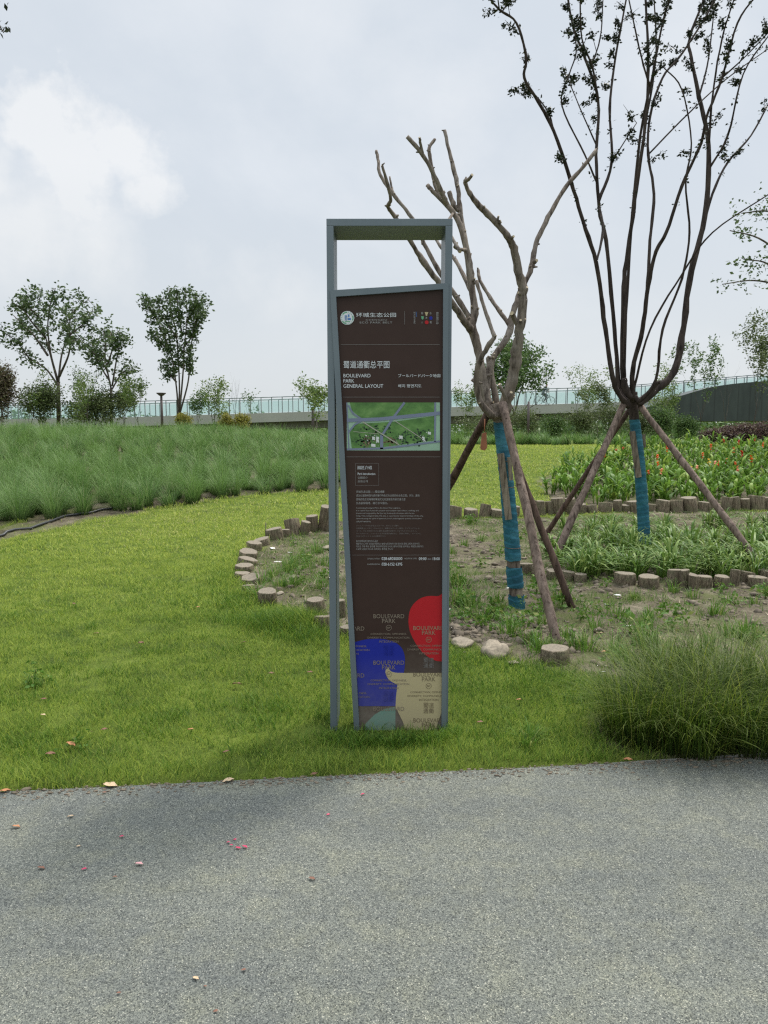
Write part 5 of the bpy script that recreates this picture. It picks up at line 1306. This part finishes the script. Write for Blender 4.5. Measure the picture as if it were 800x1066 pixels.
# ------------------------------------------------------------------ background trees
def grow(seed, H, spread, trunk_h, r0, levels=4, up=.35, nsplit=(2, 4), stems=1, lenk=.72):
    """returns MB of wood and list of twig tips; base at origin"""
    r_ = random.Random(seed); mb_ = MB(); tips = []
    def branch(p, d, L_, r, lv):
        n_ = 5; ps = [p]; q = d.copy()
        for i in range(n_):
            q = (q + Vector((r_.uniform(-.16, .16), r_.uniform(-.16, .16), up * .16))).normalized(); ps.append(ps[-1] + q * L_ / n_)
        rad = [r * (1 - .38 * i / n_) for i in range(n_ + 1)]
        mb_.tube(ps, rad, 6 if lv < 2 else 4, 0, .0, lv == levels)
        if lv >= 2:
            for i in range(2, n_ + 1): tips.append((ps[i], lv))
        if lv < levels:
            k = r_.randint(*nsplit)
            for j in range(k):
                a = 2 * math.pi * (j + r_.uniform(-.3, .3)) / k; t_ = spread * r_.uniform(.6, 1.3)
                ax = q.orthogonal().normalized(); ax.rotate(Matrix.Rotation(a, 3, q))
                nd = (q * math.cos(t_) + ax * math.sin(t_)).normalized()
                s0 = ps[-1] if j < 2 else ps[r_.randint(2, n_ - 1)]
                branch(s0, nd, L_ * lenk * r_.uniform(.8, 1.2), rad[-1] * .72, lv + 1)
    for s_ in range(stems):
        a = 6.28 * s_ / stems + seed; d = Vector((math.cos(a) * .22, math.sin(a) * .22, 1)).normalized() if stems > 1 else Vector((r_.uniform(-.05, .05), 0, 1)).normalized()
        branch(Vector((math.cos(a), math.sin(a), 0)) * (.05 * (stems > 1)) - Vector((0, 0, .1)), d, trunk_h, r0, 0)
    # rescale to H
    zm = max(v[2] for v in mb_.v); k = H / zm
    mb_.v = [(v[0] * k, v[1] * k, v[2] * k) for v in mb_.v]
    return mb_, [(p * k, lv) for p, lv in tips]
def make_tree(name, px, Y, top_py, width_px, label, cat, leaf, seed, dens=1.0, leafsize=.11, spread=.5, levels=4, trunk=.34, r0=None, up=.35, nsplit=(2, 4), stems=1, group=None, clump=.30, wood='bark_far', zmin=.25, zbase=None, per=16, gaps=.0):
    b_ = P(px, YH, Y); z0 = zat(b_.x, Y) if zbase is None else zbase
    H = P(px, top_py, Y).z - z0; W = width_px / F * Y
    wd_, tips = grow(seed, H * .97, spread, 1.0, .035 if r0 is None else r0, levels, up, nsplit, stems, .78)
    xs_ = [t[0].x for t in tips]; xm = (max(xs_) + min(xs_)) / 2; kx = W * .92 / max(.01, max(xs_) - min(xs_))
    t_ = empty(name, (b_.x, Y, z0), label, cat, group)
    wd_.v = [((v[0]) * kx, v[1] * kx, v[2]) for v in wd_.v]
    # keep the trunk from being squashed too thin
    wd_.build('trunk', M[wood], t_)
    r_ = random.Random(seed + 1)
    ctr = [(t[0].x * kx, t[0].y * kx, t[0].z) for t in tips if t[0].z > H * zmin and r_.random() > gaps]
    keep = min(1.0, dens)
    ctr = [c for c in ctr if r_.random() < keep]
    if ctr and leaf:
        V, Q, rn, al = leaf_quads(ctr, per, leafsize, clump)
        link('crown', np_mesh('crown', V, Q, {'rnd': rn, 'along': al}, False), M[leaf], t_)
    return t_
BG = 'trees beyond the tall grass'
def limbed_tree(name, Y, trunk, limbs, leaf, label, size, per, clump, w0, start=.35, wide=1.0):
    zb = zat(P(trunk[0][0], YH, Y).x, Y); b_ = P(trunk[0][0], YH, Y); t_ = empty(name, (b_.x, Y, zb), label, 'tree'); o = Vector(t_.location); mb_ = MB(); ctr = []
    tp = [Vector((b_.x, Y, zb - .1))] + [P(a, c, Y) for a, c in trunk[1:]]
    mb_.tube(tp, [w0 / F * Y / 2] * (len(tp) - 1) + [w0 * .8 / F * Y / 2], 8)
    sc = Y / F
    for i, (pts, off) in enumerate(limbs):
        ps, rd = px_branch(mb_, pts, Y, 0, off, w0 * .6, .7, 6, .0, seed=i, capmi=0, knots=False)
        for j in range(int(len(ps) * start), len(ps)):
            t = j / len(ps)
            for _ in range(3):
                d = Vector((random.gauss(0, 1), random.gauss(0, 1), random.gauss(0, .8))) * (5.5 * sc * wide) * (.5 + .7 * t)
                c = ps[j] + d
                if random.random() < .45:
                    mb_.tube([ps[j], ps[j] + d * .5 + Vector((0, 0, -.02)), c], [.018, .012, .006], 4)
                    ctr.append(c)
                elif random.random() < .5: ctr.append(c)
    shift(mb_, o); mb_.build('trunk', [M['bark_far'], M['cutwood']], t_)
    V, Q, rn, al = leaf_quads([tuple(c - o) for c in ctr], per, size, clump); link('crown', np_mesh('crown', V, Q, {'rnd': rn, 'along': al}, False), M[leaf], t_)
limbed_tree('broad_tree', 44, [(61,436),(61,415),(61,398)], [([(61,400),(56,382),(48,352),(40,325),(43,304)], .8), ([(61,402),(48,384),(30,372),(18,356),(-2,342)], -1), ([(61,398),(64,372),(70,350),(76,326),(92,312)], 1.4),
    ([(60,395),(53,368),(50,340),(53,315),(58,300)], -1.2), ([(62,392),(72,368),(73,345),(68,325)], -2), ([(50,370),(36,350),(24,338),(14,328)], 1.8), ([(48,352),(34,336),(24,322),(16,318)], -.5), ([(71,350),(84,340),(92,332),(97,322)], .4), ([(40,330),(28,316),(30,306)], 1.0)],
    'leaf_deep', 'tallest broad open crowned tree at the far left', .23, 13, .26, 4.2, .40)
limbed_tree('broad_tree', 43, [(116,438),(116,420),(116,404)], [([(116,405),(111,385),(100,370),(90,360),(83,350)], -1), ([(116,405),(110,374),(110,352),(106,341)], .8), ([(117,402),(122,372),(126,354),(124,345)], -.6), ([(117,405),(126,390),(136,382)], 1), ([(114,396),(104,380),(97,364),(96,348)], 1.4), ([(112,380),(118,360),(116,346)], -1.5)],
    'leaf_deep', 'open crowned tree just right of the tallest left tree', .22, 12, .24, 3.2, .33)
limbed_tree('upright_tree', 42, [(186,438),(186,434),(186,428)], [([(186,432),(184,404),(179,372),(171,349),(160,327),(152,309)], -.8), ([(186,432),(187,400),(184,350),(178,320),(177,300)], .8), ([(187,432),(191,385),(192,360),(195,330),(193,304)], -.4), ([(187,432),(196,398),(198,372),(202,342),(209,318)], .6),
    ([(184,398),(176,388),(173,378)], .3), ([(180,370),(168,356),(161,345)], .9), ([(191,362),(200,350),(206,330),(211,311)], 1.2), ([(183,350),(170,330),(163,313)], 1.2), ([(190,350),(186,325),(184,305)], -1.3), ([(195,335),(203,320),(204,307)], -1)],
    'leaf_deep', 'narrow dark green tree with several upright stems, standing alone', .20, 20, .20, 3.4, .34, .6)
for (px, Y, top, wpx, lf, seed, lab, dn, sz) in [
    (147,40,388,28,'leaf_pale',31,'small pale young tree between the open crowned and upright trees',.8,.12),
    (224,39,391,34,'leaf_pale',32,'small light green young tree right of the upright tree',.8,.12),
    (206,41,402,20,'leaf_mid',33,'thin sapling close to the foot of the upright tree',.6,.12),
    (328,37,386,44,'leaf_pale',34,'light green young tree cut by the left edge of the sign',1.0,.13),
    (30,41,380,34,'leaf_pale',35,'pale green young tree under the tallest left tree',.45,.12),
    (78,41,378,36,'leaf_mid',36,'young green tree between the two open crowned trees',.45,.12),
    (94,39,385,28,'leaf_pale',38,'pale sapling before the open crowned trees',.5,.11),
    (130,42,398,34,'leaf_olive',37,'dull green bushy sapling right of the open crowned tree',.9,.13)]:
    make_tree('young_tree', px, Y, top, wpx, lab, 'tree', lf, seed, dn, sz, .5, 3, r0=.03, nsplit=(3, 4), clump=.22, per=8, zmin=.18, group=BG)
make_tree('shrub', 1, 40, 376, 34, 'reddish brown bushy shrub at the left picture edge', 'shrub', 'leaf_red', 41, 1.0, .12, .6, 3, stems=3, nsplit=(3, 4), clump=.32, per=16, zmin=.03)
make_tree('shrub', 45, 42, 396, 50, 'olive green shrub at the foot of the tallest left tree', 'shrub', 'leaf_olive', 42, 1.0, .14, .6, 3, stems=3, nsplit=(3, 4), clump=.3, per=7, zmin=.03)
make_tree('shrub', 108, 42, 404, 60, 'low green shrub under the open crowned trees', 'shrub', 'leaf_olive', 43, 1.0, .14, .6, 3, stems=3, nsplit=(3, 4), clump=.3, per=7, zmin=.03)
for px, lab in ((192, 'low golden shrub at the foot of the upright tree'), (236, 'low golden shrub right of the small light green tree'), (252, 'smallest golden shrub under the footbridge')):
    make_tree('golden_shrub', px, 38, 431, 14, lab, 'shrub', 'leaf_gold', 50 + px, 1, .09, .6, 2, stems=3, nsplit=(3, 4), clump=.16, per=16, zmin=.0, group='low golden shrubs')
make_tree('bare_sapling', 246, 40, 385, 18, 'thin leafless sapling before the footbridge', 'tree', None, 61, 1, .1, .35, 3, r0=.02)
make_tree('bare_sapling', 258, 40, 403, 16, 'short sapling with a few leaves before the footbridge', 'tree', 'leaf_mid', 62, .5, .1, .35, 3, r0=.02, clump=.12, per=4)
# middle and right
make_tree('dense_tree', 527, 50, 349, 92, 'dense rounded green tree behind the pruned tree, before the footbridge', 'tree', 'leaf_mid', 71, .9, .20, .55, 4, r0=.05, clump=.42, per=30, zmin=.50, gaps=.1)
for (px, Y, top, wpx, lf, seed, lab, dn, sz, per) in [
    (606,44,374,58,'leaf_pale',72,'light airy young tree standing right of the cyclist',.8,.12,7),
    (623,40,396,40,'leaf_olive',73,'low olive tree left of the vase shaped tree',.7,.12,9),
    (728,44,348,56,'leaf_mid',74,'slender airy tree before the dark curved bridge side',.6,.15,8),
    (783,42,322,48,'leaf_olive',75,'thin loose leaved tree near the right picture edge',.8,.15,8),
    (690,43,372,30,'leaf_pale',80,'thin sapling showing between the stems of the vase shaped tree',.6,.12,6),
    (800,44,345,40,'leaf_mid',81,'leafy sapling cut by the right picture edge',.7,.13,8),
    (645,46,380,40,None,82,'bare sapling left of the vase shaped tree',.7,.13,8),
    (752,46,375,40,None,76,'leafless sapling before the dark curved bridge side',.5,.12,6),
    (484,46,395,26,'leaf_pale',77,'pale sapling showing right of the sign',.6,.12,7),
    (552,45,395,24,None,78,'bare twiggy sapling rising behind the brown post',.6,.12,7),
    (700,44,398,36,'leaf_pale',79,'pale green sapling just right of the vase shaped tree',.6,.12,7)]:
    make_tree('young_tree', px, Y, top, wpx, lab, 'tree', lf, seed, dn, sz, .42, 4, r0=.022, nsplit=(2, 3), clump=.18, per=per, zmin=.25, group='young trees before the footbridge')
for i, (px, top, wpx, lf, lab) in enumerate([(505,430,60,'leaf_olive','green shrub behind the fork of the pruned tree'),(545,424,44,'leaf_olive','shrub behind the brown post'),(575,432,36,'leaf_mid','shrub under the footbridge just right of the brown post'),(607,424,40,'leaf_olive','olive shrub at the foot of the light airy young tree'),
    (636,414,50,'leaf_olive','tall olive shrub left of the vase shaped tree'),(664,424,36,'leaf_olive','shrub hidden by the fork of the vase shaped tree'),(690,420,34,'leaf_mid','green shrub right of the vase shaped tree'),(712,432,30,'leaf_mid','low green shrub before the dark bridge side')]):
    make_tree('shrub', px, 41 + i % 3, top, wpx, lab, 'shrub', lf, 90 + i, 1, .10, .6, 3, stems=3, nsplit=(3, 4), clump=.24, per=5, zmin=.0, group='shrubs below the footbridge')
for i, (px, top, wpx) in enumerate([(744,448,24),(760,446,26),(778,443,30),(797,441,32)]):
    make_tree('purple_shrub', px, 36.5, top, wpx, f'{["leftmost","second","third","rightmost"][i]} of the low purple shrubs at the right', 'shrub', 'leaf_purple', 110 + i, 1, .10, .65, 3, stems=3, nsplit=(3, 4), clump=.2, per=14, zmin=.0, group='purple shrubs')
# leafy tree reaching in from the right edge
def side_tree(name, base_px, Y, limbs, leaf, label, size, per, clump, w0, cat='tree', tr=None):
    g_ = P(base_px, YH, Y); z0 = zat(g_.x, Y); t_ = empty(name, (g_.x, Y, z0), label, cat); o = Vector(t_.location); mb_ = MB(); ctr = []
    top = tr or 200
    mb_.tube([Vector((g_.x, Y, z0 - .1)), P(base_px + 3, 350, Y), P(base_px - 2, top, Y)], [w0, w0 * .8, w0 * .5], 8)
    for i, (pts, off) in enumerate(limbs):
        ps, rd = px_branch(mb_, pts, Y, 0, off, w0 * .6 * 2 * F / Y, 1.0, 6, .1, seed=i, capmi=0)
        for j in range(len(ps) // 4, len(ps)):
            for _ in range(2): ctr.append(ps[j] + Vector((random.gauss(0, clump), random.gauss(0, clump), random.gauss(0, clump * .55))))
    shift(mb_, o); mb_.build('trunk', [M['bark_far'], M['cutwood']], t_)
    V, Q, rn, al = leaf_quads([tuple(c - o) for c in ctr], per, size, clump * .8); link('crown', np_mesh('crown', V, Q, {'rnd': rn, 'along': al}, False), M[leaf], t_)
side_tree('loose_leaved_tree', 850, 24, [([(850,300),(820,270),(790,248),(760,240)], -.6), ([(850,250),(825,232),(800,220),(772,222)], .5), ([(850,320),(820,300),(785,292),(752,296)], .4), ([(850,300),(830,260),(815,235),(800,205)], .9), ([(852,340),(825,300),(800,275),(775,270)], -.9)],
          'leaf_deep', 'loose leaved tree whose branches reach in at the right edge', .13, 6, .22, .09)
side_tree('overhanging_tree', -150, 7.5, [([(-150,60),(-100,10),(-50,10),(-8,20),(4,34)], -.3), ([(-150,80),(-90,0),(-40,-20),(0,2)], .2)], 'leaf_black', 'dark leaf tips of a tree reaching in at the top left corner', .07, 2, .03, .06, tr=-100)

# ------------------------------------------------------------------ footbridge
BY = 60.0
def top_line(px):
    pts = [(-300,441),(130,434.5),(340,428),(480,423.5),(640,419),(700,414),(800,405.5),(1100,384)]
    for (a, b_), (c, d) in zip(pts[:-1], pts[1:]):
        if a <= px <= c: return b_ + (d - b_) * (px - a) / (c - a)
bridge = empty('footbridge', (P(400, YH, BY).x, BY, hgt(0, BY)), 'long pale concrete footbridge with green glass railings across the background', 'bridge'); ob_ = Vector(bridge.location)
xs = list(range(-300, 1101, 20)); W_ = 4.2
def strip(name, f0, f1, y0, y1, mat, xs_=xs):
    """solid band between two pixel-height functions, extruded in depth"""
    mb_ = MB(); vs_ = []; fs = []
    for a in xs_:
        p = P(a, f0(a), BY); q = P(a, f1(a), BY)
        vs_ += [(p.x, y0, p.z), (q.x, y0, q.z), (q.x, y1, q.z), (p.x, y1, p.z)]
    for i in range(len(xs_) - 1):
        a = 4 * i
        fs += [(a, a+4, a+5, a+1)[::-1], (a+1, a+5, a+6, a+2)[::-1], (a+2, a+6, a+7, a+3)[::-1], (a+3, a+7, a+4, a)[::-1]]
    fs += [(0, 1, 2, 3), tuple(4 * (len(xs_) - 1) + k for k in (3, 2, 1, 0))]
    mb_.add(vs_, fs, 0, False); shift(mb_, ob_); return mb_.build(name, mat, bridge)
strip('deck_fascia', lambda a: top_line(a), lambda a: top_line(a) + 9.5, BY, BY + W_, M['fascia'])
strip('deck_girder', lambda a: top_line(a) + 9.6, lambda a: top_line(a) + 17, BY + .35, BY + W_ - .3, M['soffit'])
for side, yy in (('near', BY + .12), ('far', BY + W_ - .12)):
    mbp = MB(); gl = MB()
    for i, a in enumerate(range(-300, 1100, 11)):
        p = P(a, top_line(a), BY); q = P(a, top_line(a) - 16, BY)
        mbp.box((p.x - .03, yy - .03, p.z), (p.x + .03, yy + .03, q.z + .03))
        b2 = a + 11; r2 = P(b2, top_line(min(b2, 1100)) , BY); s2 = P(b2, top_line(min(b2, 1100)) - 14.6, BY); q1 = P(a, top_line(a) - 14.6, BY)
        gl.add([(p.x + .05, yy, p.z + .06), (r2.x - .05, yy, r2.z + .06), (s2.x - .05, yy, s2.z), (q1.x + .05, yy, q1.z)], [(0, 1, 2, 3)], 0, False)
        e = P(b2, top_line(min(b2, 1100)) - 16, BY); mbp.tube([(q.x, yy, q.z + .03), (e.x, yy, e.z + .03)], [.035, .035], 5)
    shift(mbp, ob_); shift(gl, ob_); rl = mbp.build('railing', M['rail'], bridge); gl.build('glass_panels', M['glass'], rl)
# dark curved side girder rising on the right
hull_top = [(668,425.5),(690,418.5),(715,410),(749,401.5),(800,396.5),(900,390),(1100,378)]
hull_bot = [(1100,452),(900,446),(800,438.5),(732,438.5),(700,434),(668,427.5)]
mb = MB(); pl = [P(a, b_, BY - 3) for a, b_ in [tuple(p) for p in spline(hull_top, 4)] + [tuple(p) for p in spline(hull_bot, 4)]]
mb.prism([(p.x, p.z) for p in pl][::-1], BY - 3.2, BY - .2); shift(mb, ob_); mb.build('curved_girder', M['hull'], bridge)
# supporting piers
mb = MB()
for a in (-150, 250, 880):
    p = P(a, top_line(a) + 12, BY); mb.box((p.x - .5, BY + .8, -1), (p.x + .5, BY + 3.2, p.z))
shift(mb, ob_)
pier = mb.build('pier', M['concrete'], bridge)

# posts
def lamp_post(px, Y, top, base, head, label):
    b_ = P(px, base, Y); t_ = P(px, top, Y); z0 = zat(b_.x, Y); e_ = empty('lamp_post', (b_.x, Y, z0), label, 'lamp'); mb_ = MB()
    mb_.tube([(0, 0, 0), (0, 0, t_.z - z0)], [.075, .06], 8); mb_.build('post', M['lamp'], e_)
    if head:
        mb_ = MB(); mb_.tube([(0, 0, t_.z - z0 - .05), (0, 0, t_.z - z0 + .05)], [.10, .22], 12); mb_.tube([(0, 0, t_.z - z0 + .05), (0, 0, t_.z - z0 + .10)], [.24, .24], 12); mb_.build('lamp_head', M['lamp'], e_)
lamp_post(169, 38, 411, 440, True, 'slim lamp post with a flat round head left of the upright tree')
lamp_post(550, 40, 418, 450, False, 'brown square topped post behind the pruned tree')
lamp_post(237, 38, 433, 441, False, 'short brown post under the left span of the footbridge')
lamp_post(326, 38, 425, 441, False, 'brown post at the foot of the tree cut by the sign')

# cyclist on the bridge
CYY = BY + 1.2; cg = P(570.5, top_line(570.5), BY); gz = cg.z
bike = empty('bicycle', (cg.x, CYY, gz), 'dark bicycle ridden along the footbridge', 'bicycle'); rim = MB()
for sx_ in (-.5, .5):
    mb = MB(); mb.tube([(sx_ + .33 * math.cos(a), 0, .34 + .33 * math.sin(a)) for a in np.linspace(0, 2 * math.pi, 21)], [.025] * 21, 6); 
    for k in range(6): a = k * math.pi / 3; mb.tube([(sx_, 0, .34), (sx_ + .32 * math.cos(a), 0, .34 + .32 * math.sin(a))], [.006, .006], 4)
    mb.build('wheel', M['hose'], bike)
mb = MB()
for a, b_ in [((-.5,0,.34),(-.05,0,.32)),((-.05,0,.32),(-.2,0,.85)),((-.5,0,.34),(-.17,0,.72)),((-.17,0,.72),(.35,0,.78)),((-.05,0,.32),(.35,0,.72)),((.5,0,.34),(.33,0,.95))]: mb.tube([a, b_], [.02, .02], 6)
mb.build('frame', M['lamp'], bike)
mb = MB(); mb.tube([(.30,-.25,1.0),(.33,0,.96),(.30,.25,1.0)], [.016]*3, 6); mb.build('handlebar', M['hose'], bike)
mb = MB(); mb.tube([(-.33,0,.87),(-.2,0,.89),(-.06,0,.87)], [.06,.06,.025], 8); mb.build('saddle', M['hose'], bike)
# rider: one skinned body
def skin_person(name, joints, edges, radii, loc, label, mats_fn):
    me = bpy.data.meshes.new(name); me.from_pydata(joints, edges, []); o = bpy.data.objects.new(name, me); COL.objects.link(o)
    sk = o.modifiers.new('skin', 'SKIN'); ss_ = o.modifiers.new('sub', 'SUBSURF'); ss_.levels = 1; ss_.render_levels = 1
    for i, r in enumerate(radii): me.skin_vertices[0].data[i].radius = (r, r)
    me.skin_vertices[0].data[0].use_root = True
    dg = bpy.context.evaluated_depsgraph_get(); m2 = bpy.data.meshes.new_from_object(o.evaluated_get(dg)); bpy.data.objects.remove(o)
    o = bpy.data.objects.new(name, m2); COL.objects.link(o); o.location = loc
    m2.materials.clear()
    for m_ in mats_fn[0]: m2.materials.append(m_)
    for p in m2.polygons: p.material_index = mats_fn[1](p.center); p.use_smooth = True
    return tag(o, label, 'person')
M['skin'] = simple('skin', (0.35, 0.2, 0.14), .6); M['shirt'] = simple('dark_shirt', (0.035, 0.04, 0.05), .8); M['trousers'] = simple('dark_trousers', (0.02, 0.022, 0.03), .8); M['hair'] = simple('black_hair', (0.012, 0.01, 0.01), .6)
J = [(-.18,0,.97),(-.05,0,1.22),(.06,0,1.42),(.12,0,1.53),(.15,0,1.64),(.16,0,1.72),
     (.05,-.19,1.40),(.17,-.22,1.18),(.29,-.23,1.03),(.33,-.24,1.0),(.05,.19,1.40),(.17,.22,1.18),(.29,.23,1.03),(.33,.24,1.0),
     (-.14,-.10,.93),(.20,-.10,.80),(.05,-.11,.42),(.15,-.11,.38),(-.14,.10,.93),(.14,.10,.62),(-.08,.11,.22),(.04,.11,.18)]
Ed = [(0,1),(1,2),(2,3),(3,4),(4,5),(2,6),(6,7),(7,8),(8,9),(2,10),(10,11),(11,12),(12,13),(0,14),(14,15),(15,16),(16,17),(0,18),(18,19),(19,20),(20,21)]
Rr = [.14,.135,.13,.055,.10,.07,.065,.045,.035,.035,.065,.045,.035,.035,.10,.07,.045,.04,.10,.07,.045,.04]
rider = skin_person('person', J, Ed, Rr, (cg.x, CYY, gz), 'person in dark clothes riding along the footbridge', ([M['shirt'], M['trousers'], M['skin'], M['hair']], lambda c: 1 if c.z < .98 else (3 if c.z > 1.66 or (c.z > 1.56 and c.x < .12) else (2 if c.z > 1.5 or (c.x > .25 and c.z < 1.12) else 0))))

# distant woods beyond the bridge
parts = []; cs_ = []
for k in range(330):
    x = rng.uniform(-110, 110); y = rng.uniform(95, 150); h_ = rng.uniform(1.5, 3.6)
    for _ in range(26): cs_.append((x + rng.normal(0, 2.2), y + rng.normal(0, 2.2), .8 + h_ * rng.random()))
V, Q, rn, al = leaf_quads(cs_, 9, .7, .8)
tag(link('distant_wood', np_mesh('distant_wood', V, Q, {'rnd': rn, 'along': al}, False), M['leaf_mid']), 'low far off band of woodland seen beneath the footbridge', 'trees', kind='stuff')
